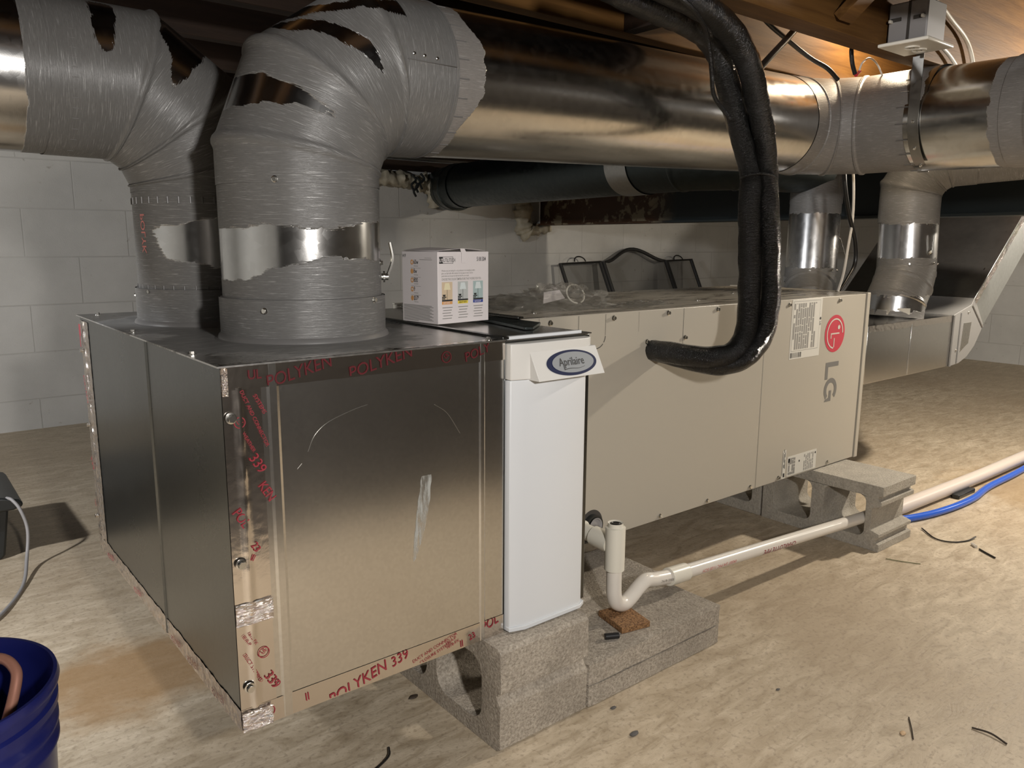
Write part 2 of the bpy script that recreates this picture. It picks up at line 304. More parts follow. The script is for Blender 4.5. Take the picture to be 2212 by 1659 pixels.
# ------------------------------------------------------------------ mesh helpers
class MB:
    def __init__(s): s.v = []; s.f = []; s.uv = []; s.a = []
    def quad_uv(s, f, uvs): pass
    def add(s, vs, fs, uvs=None, att=None):
        o = len(s.v); s.v += [tuple(x) for x in vs]
        for i, f in enumerate(fs):
            s.f.append([o+k for k in f]); s.uv.append(uvs[i] if uvs else None)
        s.a += list(att) if att is not None else [1.0]*len(vs)
        return s
    def box(s, x0, x1, y0, y1, z0, z1, m=None):
        vs = [V3((x, y, z)) for z in (z0, z1) for y in (y0, y1) for x in (x0, x1)]
        if m is not None: vs = [m @ q for q in vs]
        return s.add(vs, [(0, 2, 3, 1), (4, 5, 7, 6), (0, 1, 5, 4), (2, 6, 7, 3), (0, 4, 6, 2), (1, 3, 7, 5)])
    def prism(s, poly, a, b, axis='y', m=None):
        """poly of 2-D points extruded between a and b along axis"""
        def P(p, t): return V3({'y': (p[0], t, p[1]), 'x': (t, p[0], p[1]), 'z': (p[0], p[1], t)}[axis])
        n = len(poly); vs = [P(p, a) for p in poly]+[P(p, b) for p in poly]
        if m is not None: vs = [m @ q for q in vs]
        return s.add(vs, [tuple(range(n)), tuple(range(2*n-1, n-1, -1))]+[(i, i+n, (i+1) % n+n, (i+1) % n) for i in range(n)])
    def cyl(s, p, q, r, n=20, r2=None, cap=True):
        p = V3(p); q = V3(q); d = (q-p).normalized(); e = d.orthogonal().normalized(); g = d.cross(e); r2 = r if r2 is None else r2
        vs = []
        for c, rr in ((p, r), (q, r2)):
            vs += [c+rr*(math.cos(2*math.pi*k/n)*e+math.sin(2*math.pi*k/n)*g) for k in range(n)]
        fs = [(k, (k+1) % n, (k+1) % n+n, k+n) for k in range(n)]
        if cap: fs += [tuple(range(n))[::-1], tuple(range(n, 2*n))]
        return s.add(vs, fs)
    def lathe(s, prof, origin, axis=(0, 0, 1), n=48, att=None):
        d = V3(axis).normalized(); e = d.orthogonal().normalized(); g = d.cross(e); o = V3(origin); vs = []
        for (r, h) in prof:
            vs += [o+d*h+r*(math.cos(2*math.pi*k/n)*e+math.sin(2*math.pi*k/n)*g) for k in range(n)]
        fs = []
        for j in range(len(prof)-1):
            fs += [(j*n+k, j*n+(k+1) % n, (j+1)*n+(k+1) % n, (j+1)*n+k) for k in range(n)]
        return s.add(vs, fs)
    def tube(s, pts, r, n=14, sub=6, closed_caps=True, jit=0.0, seed=0, e0=None, flat=1.0):
        P = smooth(pts, sub) if sub > 1 else [V3(p) for p in pts]
        R = r if callable(r) else (lambda t: r)
        L = len(P); vs = []; uvv = []; T = [(P[min(i+1, L-1)]-P[max(i-1, 0)]).normalized() for i in range(L)]
        e = V3(e0) if e0 else T[0].orthogonal(); e = (e-T[0]*e.dot(T[0])).normalized(); ln = 0
        for i in range(L):
            e = (e-T[i]*e.dot(T[i])).normalized(); g = T[i].cross(e)
            if i: ln += (P[i]-P[i-1]).length
            for k in range(n):
                a = 2*math.pi*k/n; rr = R(i/(L-1))
                if jit: rr *= 1+jit*noise.noise(V3((math.cos(a)*1.5+seed, math.sin(a)*1.5, ln*30)))
                vs.append(P[i]+rr*(math.cos(a)*e+flat*math.sin(a)*g))
            uvv.append(ln)
        fs = []; uvs = []; 
        for i in range(L-1):
            for k in range(n):
                fs.append((i*n+k, i*n+(k+1) % n, (i+1)*n+(k+1) % n, (i+1)*n+k))
                c = 2*math.pi*R(0)/n
                uvs.append([(k*c, uvv[i]), ((k+1)*c, uvv[i]), ((k+1)*c, uvv[i+1]), (k*c, uvv[i+1])])
        if closed_caps:
            fs += [tuple(range(n))[::-1], tuple(range((L-1)*n, L*n))]; uvs += [None, None]
        return s.add(vs, fs, uvs)
    def build(s, name, mat, parent=None, smooth_ang=40, bevel=0, loc=None, seg=2):
        me = bpy.data.meshes.new(name); 
        off = V3(loc) if loc is not None else (parent_origin(parent) if parent else V3((0, 0, 0)))
        me.from_pydata([tuple(V3(v)-off) for v in s.v], [], s.f)
        if any(u is not None for u in s.uv):
            ul = me.uv_layers.new(name='UVMap'); i = 0
            for p, u in zip(me.polygons, s.uv):
                if u is not None:
                    for k, li in enumerate(p.loop_indices): ul.data[li].uv = u[k]
        if any(abs(a-1) > 1e-6 for a in s.a):
            at = me.attributes.new('mast', 'FLOAT', 'POINT'); at.data.foreach_set('value', s.a)
        me.validate(); bm = bmesh.new(); bm.from_mesh(me); bmesh.ops.recalc_face_normals(bm, faces=bm.faces)
        for f in bm.faces: f.smooth = True
        for e_ in bm.edges:
            e_.smooth = not (len(e_.link_faces) != 2 or e_.calc_face_angle(0) > math.radians(smooth_ang))
        bm.to_mesh(me); bm.free()
        me.materials.append(MAT[mat] if isinstance(mat, str) else mat)
        o = bpy.data.objects.new(name, me); COL.objects.link(o)
        if loc is not None: o.location = loc
        if parent is not None: o.parent = parent
        if bevel:
            b = o.modifiers.new('bevel', 'BEVEL'); b.width = bevel; b.segments = seg; b.limit_method = 'ANGLE'; b.angle_limit = math.radians(40)
            b.harden_normals = False
        return o
def parent_origin(o):
    p = V3((0, 0, 0))
    while o is not None: p = p+o.location; o = o.parent
    return p
def smooth(pts, sub=6):
    P = [V3(p) for p in pts]
    if len(P) == 2:
        return [P[0].lerp(P[1], k/sub) for k in range(sub+1)]
    out = []
    for i in range(len(P)-1):
        a, b, c, d = P[max(i-1, 0)], P[i], P[i+1], P[min(i+2, len(P)-1)]
        if i == 0: a = b*2-c
        if i == len(P)-2: d = c*2-b
        for k in range(sub):
            t = k/sub
            out.append(.5*((2*b)+(-a+c)*t+(2*a-5*b+4*c-d)*t*t+(-a+3*b-3*c+d)*t**3))
    out.append(P[-1]); return out
def thing(name, label, cat, loc=(0, 0, 0), group=None):
    o = bpy.data.objects.new(name, None); COL.objects.link(o); o.location = loc; o.empty_display_size = .05
    o['label'] = label; o['category'] = cat
    if group: o['group'] = group
    return o
def tag(o, label, cat, group=None):
    o['label'] = label; o['category'] = cat
    if group: o['group'] = group
    return o
def structure(o): o['kind'] = 'structure'; return o
_tc = {}
def glyphs(txt, bold=0.0, sx=1.0):
    """flat text as (verts2d, faces), height of capitals = about 0.7, left-bottom at origin"""
    k = (txt, bold)
    if k not in _tc:
        c = bpy.data.curves.new('t', 'FONT'); c.body = txt; c.size = 1.0; c.offset = bold; c.resolution_u = 3
        o = bpy.data.objects.new('t', c); COL.objects.link(o); dg = bpy.context.evaluated_depsgraph_get(); dg.update()
        me = bpy.data.meshes.new_from_object(o.evaluated_get(dg))
        _tc[k] = ([tuple(v.co[:2]) for v in me.vertices], [tuple(p.vertices) for p in me.polygons])
        bpy.data.objects.remove(o); bpy.data.curves.remove(c); bpy.data.meshes.remove(me)
    v, f = _tc[k]; return [(a*sx, b) for a, b in v], f
class Decal:
    """flat print on a surface: origin, u and v axes; things in metres"""
    def __init__(s, o, u, v, lift=.0004):
        s.o = V3(o); s.u = V3(u).normalized(); s.v = V3(v).normalized(); s.nrm = s.u.cross(s.v); s.l = lift; s.mb = MB(); s.clip = None
    def P(s, x, y): return s.o+s.u*x+s.v*y+s.nrm*s.l
    def poly(s, pts): s.mb.add([s.P(*p) for p in pts], [tuple(range(len(pts)))]); return s
    def rect(s, x0, y0, x1, y1): return s.poly([(x0, y0), (x1, y0), (x1, y1), (x0, y1)])
    def ring(s, cx, cy, r0, r1, a0=0, a1=360, n=40, sy=1.0):
        A = [math.radians(a0+(a1-a0)*k/n) for k in range(n+1)]
        vs = [s.P(cx+r*math.cos(a), cy+sy*r*math.sin(a)) for a in A for r in (r0, r1)]
        s.mb.add(vs, [(2*k, 2*k+1, 2*k+3, 2*k+2) for k in range(n)]); return s
    def disc(s, cx, cy, rx, ry=None, n=40):
        ry = rx if ry is None else ry
        return s.poly([(cx+rx*math.cos(2*math.pi*k/n), cy+ry*math.sin(2*math.pi*k/n)) for k in range(n)])
    def text(s, txt, x, y, size, ang=0, sx=1.0, bold=0.0, clip=None, shear=0):
        v, f = glyphs(txt, bold, sx); c, q = math.cos(math.radians(ang)), math.sin(math.radians(ang))
        pts = []
        for a, b in v:
            a = (a+shear*b)*size; b = b*size; pts.append((x+a*c-b*q, y+a*q+b*c))
        if clip:
            bm = bmesh.new(); vs = [bm.verts.new((a, b, 0)) for a, b in pts]
            for g in f:
                try: bm.faces.new([vs[i] for i in g])
                except ValueError: pass
            for co, no in (((0, clip[0], 0), (0, -1, 0)), ((0, clip[1], 0), (0, 1, 0))):
                bmesh.ops.bisect_plane(bm, geom=bm.verts[:]+bm.edges[:]+bm.faces[:], plane_co=co, plane_no=no, clear_outer=True)
            bm.verts.index_update(); pts = [(q_.co.x, q_.co.y) for q_ in bm.verts]; f = [tuple(q_.index for q_ in g.verts) for g in bm.faces]; bm.free()
        if pts: s.mb.add([s.P(*p) for p in pts], f)
        return s
    def build(s, name, mat, parent): 
        o = s.mb.build(name, mat, parent); return o
SCREW = {}
def screw_at(p, nrm, parent, r=.0042, name='screw'):
    """hex washer head screw, shared mesh, head towards nrm"""
    if r not in SCREW:
        m = MB(); m.lathe([(0, .0001), (r*1.25, 0), (r*1.25, .0012), (r*.9, .0016)], (0, 0, 0), n=18)
        m.cyl((0, 0, .0012), (0, 0, .0012+r*.85), r*.85, n=6); m.cyl((0, 0, -.004), (0, 0, .001), r*.4, n=8)
        o = m.build('screw', 'screw'); SCREW[r] = o.data; bpy.data.objects.remove(o)
    o = bpy.data.objects.new(name, SCREW[r]); COL.objects.link(o); o.parent = parent
    o.location = V3(p)-parent_origin(parent); o.rotation_mode = 'QUATERNION'; o.rotation_quaternion = V3((0, 0, 1)).rotation_difference(V3(nrm)); return o

def sweep(mb, pts, dirs, r, e1, bead=.0035, n=96, mastf=None, step=.02, v0=0.0, phase=0.0):
    """round duct through mitred polyline pts; dirs = direction of each segment; e1 is perpendicular to the bend plane.
    adds rolled beads at inner vertices. mastf(ang, v, p) -> 0..1"""
    e1 = V3(e1).normalized(); rings = []; v = v0
    P = [V3(p) for p in pts]; D = [V3(d).normalized() for d in dirs]
    def ring(c, d, nr, rr, vv):
        e2 = d.cross(e1).normalized(); out = []
        for k in range(n):
            a = 2*math.pi*k/n+phase; p = rr*(math.cos(a)*e1+math.sin(a)*e2); t = -p.dot(nr)/d.dot(nr)
            out.append((c+p+d*t, a, vv+t))
        rings.append((out, vv))
    for i, d in enumerate(D):
        a, b = P[i], P[i+1]; L = (b-a).length
        na = d if i == 0 else (D[i-1]+d).normalized(); nb = d if i == len(D)-1 else (D[i+1]+d).normalized()
        prof = []
        if i > 0: prof += [(0, r+bead), (.003, r+bead), (.006, r+bead*.4), (.009, r)]
        k = max(1, int(L/step)); lo = .012 if i > 0 else 0; hi = L-(.012 if i < len(D)-1 else 0)
        prof += [(lo+(hi-lo)*j/k, r) for j in range(k+1)]
        if i < len(D)-1: prof += [(L-.009, r), (L-.006, r+bead*.4), (L-.003, r+bead)]
        for (t, rr) in prof:
            f = min(max(t/L, 0), 1); nr = (na*(1-f)+nb*f).normalized()
            ring(a+d*t, d, nr, rr, v+t)
        v += L
    vs = []; att = []
    for out, vv in rings:
        for (p, a, vl) in out:
            vs.append(p); att.append(mastf(a, vl, p) if mastf else .0)
    fs = []; uvs = []; c = r
    for j in range(len(rings)-1):
        A, B = rings[j][0], rings[j+1][0]
        for k in range(n):
            k2 = (k+1) % n; a0 = A[k][1]; a1 = a0+2*math.pi/n
            fs.append((j*n+k, j*n+k2, (j+1)*n+k2, (j+1)*n+k))
            uvs.append([(a0*c, A[k][2]), (a1*c, A[k2][2]), (a1*c, B[k2][2]), (a0*c, B[k][2])])
    mb.add(vs, fs, uvs, att); return v
def nz(x, y, z=0): return noise.noise(V3((x, y, z)))
def sstep(a, b, x): t = min(1, max(0, (x-a)/(b-a))); return t*t*(3-2*t)

# ================================================================== SETTING
XL, XR, YF, YB, ZC = -3.2, 6.3, -2.0, 3.22, 1.75
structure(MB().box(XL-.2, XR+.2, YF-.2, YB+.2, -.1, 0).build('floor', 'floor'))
structure(MB().box(XL-.2, XR+.2, YB, YB+.2, 0, ZC+.05).build('wall_back', 'wallx'))
structure(MB().box(XR, XR+.2, YF, YB, 0, ZC+.05).build('wall_right', 'wally'))
structure(MB().box(XL-.2, XL, YF, YB, 0, ZC+.05).build('wall_left', 'wally'))
structure(MB().box(XL, XR, YF-.2, YF, 0, ZC+.05).build('wall_front', 'dark_wall'))
ceil = structure(MB().box(XL, XR, YF, YB, ZC, ZC+.05).build('ceiling', 'ply'))
ys = [-.012+.0175, .3175] + [.3175+.335*k for k in range(1, 9)] + [-.40-.40*k for k in range(0, 4)]
for y in ys:
    h = .0195 if y > .1 else .033 if y > -.1 else .019
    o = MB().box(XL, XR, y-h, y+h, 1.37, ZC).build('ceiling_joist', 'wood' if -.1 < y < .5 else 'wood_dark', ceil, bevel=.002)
MB().box(1.06, 1.098, .0405, .297, 1.372, ZC).build('bay_light_stop', 'wood_dark', ceil, bevel=.002)  # board added to keep the bay light off the joists further left
def strut(a, b, wd, nm='cross_brace'):
    a = V3(a); b = V3(b); d = (b-a).normalized(); s = V3((1, 0, 0)); u = d.cross(s)
    m = MB(); vs = [p+s*i*wd/2+u*j*.011 for p in (a, b) for j in (-1, 1) for i in (-1, 1)]
    m.add(vs, [(0, 1, 3, 2), (4, 6, 7, 5), (0, 4, 5, 1), (2, 3, 7, 6), (0, 2, 6, 4), (1, 5, 7, 3)])
    m.build(nm, 'wood', ceil, bevel=.001)
strut((1.42, -.035, 1.395), (1.46, -.37, 1.70), .055)
strut((-.02, .62, 1.43), (0.0, .36, 1.72), .05)
strut((.58, .62, 1.43), (.6, .36, 1.72), .05)
strut((.02, .30, 1.72), (0.05, .03, 1.42), .05)

# ================================================================== SUPPLY PLENUM
W, D, Z0, Z1 = .477, .888, .20, .733
pl = thing('supply_plenum', 'large square galvanised sheet metal plenum box with foil-taped corners under the two round ducts', 'plenum', (0, 0, Z0))
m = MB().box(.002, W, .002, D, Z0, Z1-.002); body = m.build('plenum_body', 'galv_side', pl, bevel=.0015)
# front panel with two standing creases
cr = [(0.0, 0), (.060, 0), (.064, -.0016), (.074, -.0016), (.078, 0), (.424, 0), (.427, -.0022), (.434, -.0022), (.437, 0), (W, 0), (W, .002), (0, .002)]
MB().prism(cr, Z0, Z1, 'z').build('front_panel', 'galv_box', pl, smooth_ang=20)
m = MB(); m.box(-.006, W+.0015, -.004, D+.006, Z1-.0012, Z1+.0012); m.build('top_panel', 'top_smear', pl)
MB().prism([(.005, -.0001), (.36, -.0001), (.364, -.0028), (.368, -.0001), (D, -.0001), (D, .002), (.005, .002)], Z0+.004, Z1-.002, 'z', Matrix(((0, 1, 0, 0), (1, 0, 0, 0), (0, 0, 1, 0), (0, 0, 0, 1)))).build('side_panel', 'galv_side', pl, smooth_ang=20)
def crumpled_strip(a, b, wdir, width, nrm, lift=.0012, nu=60, nv=6, amp=.0006, wav=.0, parent=None, mat='foil', ridge=None, seed=0, edge=.0, name='foil_tape'):
    a = V3(a); b = V3(b); wdir = V3(wdir).normalized(); nrm = V3(nrm).normalized(); vs = []
    for i in range(nu+1):
        t = i/nu; c = a.lerp(b, t)
        for j in range(nv+1):
            q = j/nv; ed = edge*nz(t*23+seed, 3.1+(9 if j == nv else 0)) if j in (nv,) else 0
            p = c+wdir*(width*q+ed)
            h = lift+amp*(nz(t*60+seed, q*4)+.6*nz(t*130, q*9, seed))
            if ridge and abs(q-ridge[0]) < .13: h += ridge[1]*(1-abs(q-ridge[0])/.13)*(.6+.5*nz(t*18, 2, seed))
            vs.append(p+nrm*h)
    n = nv+1
    fs = [(i*n+j, i*n+j+1, (i+1)*n+j+1, (i+1)*n+j) for i in range(nu) for j in range(nv)]
    mb = MB(); mb.add(vs, fs); return mb.build(name, mat, parent, smooth_ang=55)
t1 = crumpled_strip((-.001, 0, Z0+.004), (-.001, 0, Z1-.03), (1, 0, 0), .053, (0, -1, 0), nu=160, nv=14, parent=pl, ridge=(.42, .0042), seed=3, amp=.00012, lift=.0006)
t2 = crumpled_strip((-.002, 0, Z1), (W+.002, 0, Z1), (0, 0, -1), .033, (0, -1, 0), lift=.0014, nu=140, parent=pl, seed=9, edge=.001, amp=.0002)
t3 = crumpled_strip((-.001, 0, Z0-.001), (W+.001, 0, Z0-.001), (0, 0, 1), .035, (0, -1, 0), lift=.0010, nu=120, parent=pl, seed=14, amp=.0002)
t4 = crumpled_strip((0, D, Z0+.005), (0, D, Z1-.01), (0, -1, 0), .078, (-1, 0, 0), nu=150, nv=14, parent=pl, ridge=(.45, .004), seed=21, amp=.0006, mat='foilc')
t5 = crumpled_strip((0, 0, Z0-.001), (0, D, Z0-.001), (0, 0, 1), .034, (-1, 0, 0), nu=170, nv=8, parent=pl, seed=27, amp=.0012, mat='foilc', edge=.003)
t6 = crumpled_strip((0, 0, Z0-.001), (0, D, Z0-.001), (1, 0, 0), .03, (0, 0, -1), nu=100, parent=pl, seed=31, mat='foilc')
t7 = crumpled_strip((0, .0, Z1+.001), (W+.002, 0, Z1+.001), (0, 1, 0), .013, (0, 0, 1), lift=.0006, nu=140, parent=pl, seed=35, edge=.005, amp=.0005)
t8 = crumpled_strip((-.001, -.004, Z0), (-.001, -.004, Z0+.03), (1, 0, 0), .045, (0, -1, 0), nu=26, nv=20, parent=pl, seed=41, amp=.004, mat='foilc', lift=.001)
t9 = crumpled_strip((-.001, -.002, .362), (-.001, -.002, .395), (1, 0, 0), .054, (0, -1, 0), nu=30, nv=20, parent=pl, seed=44, amp=.0022, mat='foilc')
t10 = crumpled_strip((-.001, -.002, Z1-.04), (-.001, -.002, Z1), (1, 0, 0), .008, (0, -1, 0), nu=30, nv=12, parent=pl, seed=47, amp=.003, mat='foilc')
for z, dx in ((.663, .008), (.455, .010), (.267, .012)): screw_at((dx, -.004, z), (0, -1, 0), pl, .0062)
for z in (.657, .491, .28): screw_at((-.003, .873, z), (-1, 0, 0), pl, .005)
for x, y in ((.007, .47), (.004, .129), (.452, .01), (.03, .86)): screw_at((x, y, Z1+.001), (0, 0, 1), pl, .0048)
# red print on the tapes (brand wording as printed)
FR = dict(u=(1, 0, 0), v=(0, 0, 1))
dc = Decal((0, -.0016, 0), **FR); cl = (Z0+.001, Z0+.034)
dc.text('POLYKEN', .135, Z0-.012, .027, 14, .90, .004, cl, .15); dc.text('339', .246, Z0+.0125, .025, 14, .90, .004, cl, .1)
dc.text('DUCT AND CONNECTOR', .286, Z0+.006, .0078, 14, 1, 0, cl); dc.text('CLOSURE SYSTEMS', .300, Z0-.001, .0078, 14, 1, 0, cl)
dc.text('181A-P', .352, Z0+.016, .0075, 14, 1, .004, cl); dc.text('181B-FX', .354, Z0+.008, .0075, 14, 1, .004, cl)
dc.text('II', .382, Z0+.002, .018, 5, .8, .006, cl); dc.text('23', .402, Z0+.008, .016, 14, .9, .004, cl); dc.text('POL', .430, Z0+.014, .026, 14, .8, .004, cl, .15)
dc.text('II', .096, Z0+.012, .018, 5, .8, .012, cl)
def ul(dc, x, y, r, ang=0): dc.ring(x, y, r*.84, r); dc.text('UL', x-r*.5*math.cos(math.radians(ang))+r*.3*math.sin(math.radians(ang)), y-r*.35, r*.95, ang, .9, .02)
ul(dc, .040, Z0+.018, .0085, 30); dc.build('tape_print', 'redink', t3)
dc = Decal((0, -.0020, 0), **FR)
def vt(txt, x, z, s, ang=-62, **k): dc.text(txt, x, z, s, ang, **k)
vt('DUCT AND CONNECTOR', .022, .698, .0075, -68); vt('SYSTEMS', .040, .690, .0080, -64)
vt('WEATHER', .022, .640, .007, -64); vt('339', .029, .604, .020, -60); vt('KEN', .040, .562, .019, -60, sx=.85)
vt('POL', .002, .530, .020, -60, sx=.8); vt('23', .026, .478, .014, -62, bold=.01); vt('II', .033, .462, .013, 150, bold=.01)
vt('II', .030, .385, .014, 150, bold=.01); vt('181A-P', .005, .348, .007, -62); vt('181B-FX', .013, .350, .007, -62)
vt('DUCT SYSTEMS', .006, .318, .0075, -66); vt('339', .034, .276, .020, -62, bold=.004); vt('COLD', .020, .285, .007, -62)
ul(dc, .036, .313, .0085, 40); ul(dc, .020, .655, .008, 20)
dc.build('tape_print', 'redink', t1)
dc = Decal((0, -.0022, 0), **FR); cl = (Z1-.031, Z1-.001)
dc.text('POLYKEN', .060, Z1-.036, .026, 13, .9, .003, cl, .15); dc.text('UL', .034, Z1-.02, .018, 0, .9, .02, cl); dc.text('POLYKEN', .185, Z1-.036, .026, 13, 1.0, .004, cl, .15)
ul(dc, .358, Z1-.018, .0095, 40); dc.text('POLY', .395, Z1-.030, .022, 16, 1.0, .004, cl, .15); 
dc.build('tape_print', 'redfaint', t2)
dc = Decal((-.0045, 0, 0), (0, -1, 0), (0, 0, 1)); dc.text('339', -.884, .415, .022, -60, 1, .012); dc.text('POLYKEN', -.885, .60, .018, -70, .8, .01); dc.rect(-.884, .690, -.866, .715); dc.rect(-.882, .665, -.874, .69); ul(dc, -.876, .31, .008); dc.build('tape_print', 'redink', t4)
dc = Decal((-.0035, 0, 0), (0, -1, 0), (0, 0, 1))
for y in (.80, .58, .33, .24, .12): dc.text('POLYKEN', -y, Z0+.004, .016, 8, .8, .008)
dc.build('tape_print', 'redink', t5)
# dried smear and scratches on the front panel
m = MB(); pts = []
for i in range(25):
    t = i/24; z = .525-.142*t; c = .318-.004*math.sin(t*3)-.026*t*t; wd = .011*math.sin(math.pi*min(1, .25+t*.75))**.6+.002*nz(t*9, 1)
    pts.append((c-wd, c+wd, z))
m.add([(p[k], -.0006, p[2]) for p in pts for k in (0, 1)], [(2*i, 2*i+1, 2*i+3, 2*i+2) for i in range(24)]); m.build('dried_smear', 'smear', pl)
m = MB()
def scr(pts, r=.00032): m.tube([(x, -.0002, z) for x, z in pts], r, n=4, sub=5)
scr([(.117, .598), (.128, .620), (.15, .637), (.19, .650), (.215, .655)]); scr([(.10, .575), (.107, .582)]); scr([(.335, .640), (.36, .622), (.385, .585)])
m.build('scratch_marks', 'scratch', pl)

# ================================================================== FRONT SUPPLY DUCT + TRUNK
def softpoly(x, z, poly, r=.0055):
    return sum(inpoly(x+r*a, z+r*b, poly) for a, b in ((0, 0), (1, 0), (-1, 0), (0, 1), (0, -1), (.7, .7), (-.7, -.7), (.7, -.7), (-.7, .7)))/9
def inpoly(x, z, poly):
    c = False; n = len(poly)
    for i in range(n):
        x0, y0 = poly[i]; x1, y1 = poly[i-1]
        if (y0 > z) != (y1 > z) and x < (x1-x0)*(z-y0)/(y1-y0)+x0: c = not c
    return c
R_ = .133; CX, CY = .236, .256
du = thing('supply_trunk_duct', 'front round duct, grey-sealed, rising from the plenum into the long shiny overhead trunk', 'duct', (CX, CY, Z1))
m = MB(); m.lathe([(.158, .0004), (.150, .0012), (.1445, .003), (.143, .008), (.1385, .012), (.1378, .070), (.1365, .072), (R_, .0725)], (CX, CY, Z1), n=96)
m.a = [1.0]*len(m.v); m.uv = [None]*len(m.f)
# proper uv for the collar
o = m.build('collar', 'plain_mast', du)
m = MB(); sweep(m, [(CX, CY, Z1+.011), (CX, CY, Z1+.0715)], [(0, 0, 1)], .1392, (0, 1, 0), mastf=lambda a, v, p: .80+.15*nz(p.x*12, p.z*20), step=.004, n=150, v0=.4); m.build('collar_sleeve', 'mast', du)
w1 = [(0.058, 0.92), (0.113, 0.916), (0.142, 0.92), (0.233, 0.913), (0.317, 0.928), (.42, .925), (.42, .865), (0.316, 0.868), (0.216, 0.874), (0.139, 0.855), (0.131, 0.843), (0.067, 0.828), (.03, .84)]
def mast_riser(a, v, p):
    if p.y > CY+.08: return .9
    k = softpoly(p.x+.003*nz(p.z*60, 1), p.z+.006*nz(p.x*40, 2)+.0025*nz(p.x*160, 5), w1); return (1-k)*(.72+.12*nz(p.x*9, p.z*14))
m = MB(); vend = sweep(m, [(CX, CY, Z1+.07), (CX, CY, .985)], [(0, 0, 1)], R_, (0, 1, 0), mastf=mast_riser, step=.004, n=160)
m.build('riser_pipe', 'mast', du)
pA = [(0.091, 1.095), (0.107, 1.125), (0.133, 1.151), (0.157, 1.149), (0.193, 1.125), (0.222, 1.103), (0.257, 1.083), (0.229, 1.089), (0.192, 1.104), (0.155, 1.105), (0.12, 1.103)]
pB = [(0.19, 1.237), (0.228, 1.242), (0.266, 1.233), (0.298, 1.218), (0.318, 1.197), (0.331, 1.156), (0.313, 1.168), (0.289, 1.192), (0.249, 1.21), (0.227, 1.222), (0.197, 1.218)]
pB2 = [(0.192, 1.269), (0.229, 1.27), (0.283, 1.274), (0.375, 1.29), (.40, 1.29), (0.397, 1.255), (0.384, 1.263), (0.315, 1.267), (0.251, 1.254), (0.19, 1.24)]
def mast_elb(a, v, p):
    if p.y < CY+.02:
        x = p.x+.004*nz(p.z*50, 3); z = p.z+.004*nz(p.x*50, 7)
        k = max(softpoly(x, z, q) for q in (pA, pB, pB2)); return (1-k)*(.80+.12*nz(p.x*11, p.z*11))
    return .80+.12*nz(p.x*11, p.z*11)
el = [(CX, CY, .985), (CX, CY, 1.032), (CX+.0375, CY, 1.1247), (.36, CY, 1.183), (.393, .2575, 1.184)]
ang = lambda a: (math.sin(math.radians(a)), 0, math.cos(math.radians(a)))
m = MB(); sweep(m, el, [ang(0), ang(22), ang(56), ang(90)], R_+.001, (0, 1, 0), mastf=mast_elb, step=.006, n=150, v0=vend)
m.build('elbow', 'mast', du)
# crimped sleeve and long trunk: direction slopes a little
TD = V3((1, .037, .034)).normalized(); T0 = V3((.385, .2575, 1.1835))
def mast_tr(a, v, p):
    th = math.atan2(p.z-1.19, -(p.y-.26))
    e = .538+.012*nz(th*2.2, 4)+.007*nz(th*9, 1)-.035*sstep(-.2, -.9, th)-.02*sstep(.3, .9, th)
    return .95*(1-sstep(e-.009, e+.003, p.x))
e1 = V3((0, 1, 0))
m = MB(); L1 = .088/TD.x; sweep(m, [T0, T0+TD*L1], [TD], R_+.0025, e1, mastf=lambda a, v, p: .95, step=.01, n=120); m.build('sleeve', 'mast', du)
m = MB(); A = T0+TD*(L1-.002); B = T0+TD*(1.80-.385)/TD.x
sweep(m, [A, B], [TD], R_, e1, mastf=mast_tr, step=.004, n=128)
trunk = m.build('trunk_pipe', 'mast_trunk', du)
# crimp ribs
m = MB()
for k in range(26):
    a = 2*math.pi*k/26+.1; rad = V3((0, math.cos(a), math.sin(a))); c = T0+TD*(L1+.004)+rad*(R_+.0003)
    m.tube([c, c+TD*.024], .0010, n=6, sub=2)
m.build('crimp_ribs', 'plain_mast', du)
m = MB(); c = T0+TD*(L1-.001); pts = []
m.tube([c+V3((0, math.cos(a), math.sin(a)))*(R_+.0028) for a in np.linspace(0, 2*math.pi, 60)], .0014, n=6, sub=1, closed_caps=False); m.build('sleeve_edge', 'plain_mast', du)
# second elbow, towards the camera side
B = T0+TD*(1.80-.385)/TD.x; zE = B.z
def dv(a): return (math.cos(math.radians(a)), math.sin(math.radians(a)), 0)
q0 = B; q1 = q0+V3(dv(-30))*.104; q2 = q1+V3(dv(-60))*.104; q3 = V3((q2.x-.002, q2.y-.225, zE-.004))
m = MB()
def mast_e2(a, v, p):
    if p.x < 1.76: return .9*sstep(1.698, 1.710, p.x+.006*nz(p.z*40, 2))
    if p.y < .03: return .9*sstep(-.052, -.032, p.y+.018*nz(p.z*16, 1)+.008*nz(p.z*60, 3))
    return .95
sweep(m, [B-TD*.10, q0, q1, q2, q3], [TD, dv(-30), dv(-60), dv(-90)], R_+.0012, (0, 0, 1), mastf=mast_e2, step=.006, n=128)
m.build('trunk_elbow', 'mast_trunk', du)
TD2 = V3((-.01, -1, -.015)).normalized()
def mast_t2(a, v, p):
    return .9*sstep(.205, .217, -p.y+.008*nz(p.z*40, 8))
m = MB(); sweep(m, [q3+V3((0, .05, 0)), q3+TD2*1.0], [TD2], R_, (0, 0, 1), mastf=mast_t2, step=.006, n=128); m.build('trunk_pipe', 'mast_trunk', du)
m = MB(); sweep(m, [q3+TD2*.18, q3+TD2*.24, q3+TD2*.30], [TD2, TD2], R_+.003, (0, 0, 1), mastf=lambda a, v, p: .95, step=.02); m.build('trunk_coupling', 'mast_trunk', du)
m = MB()
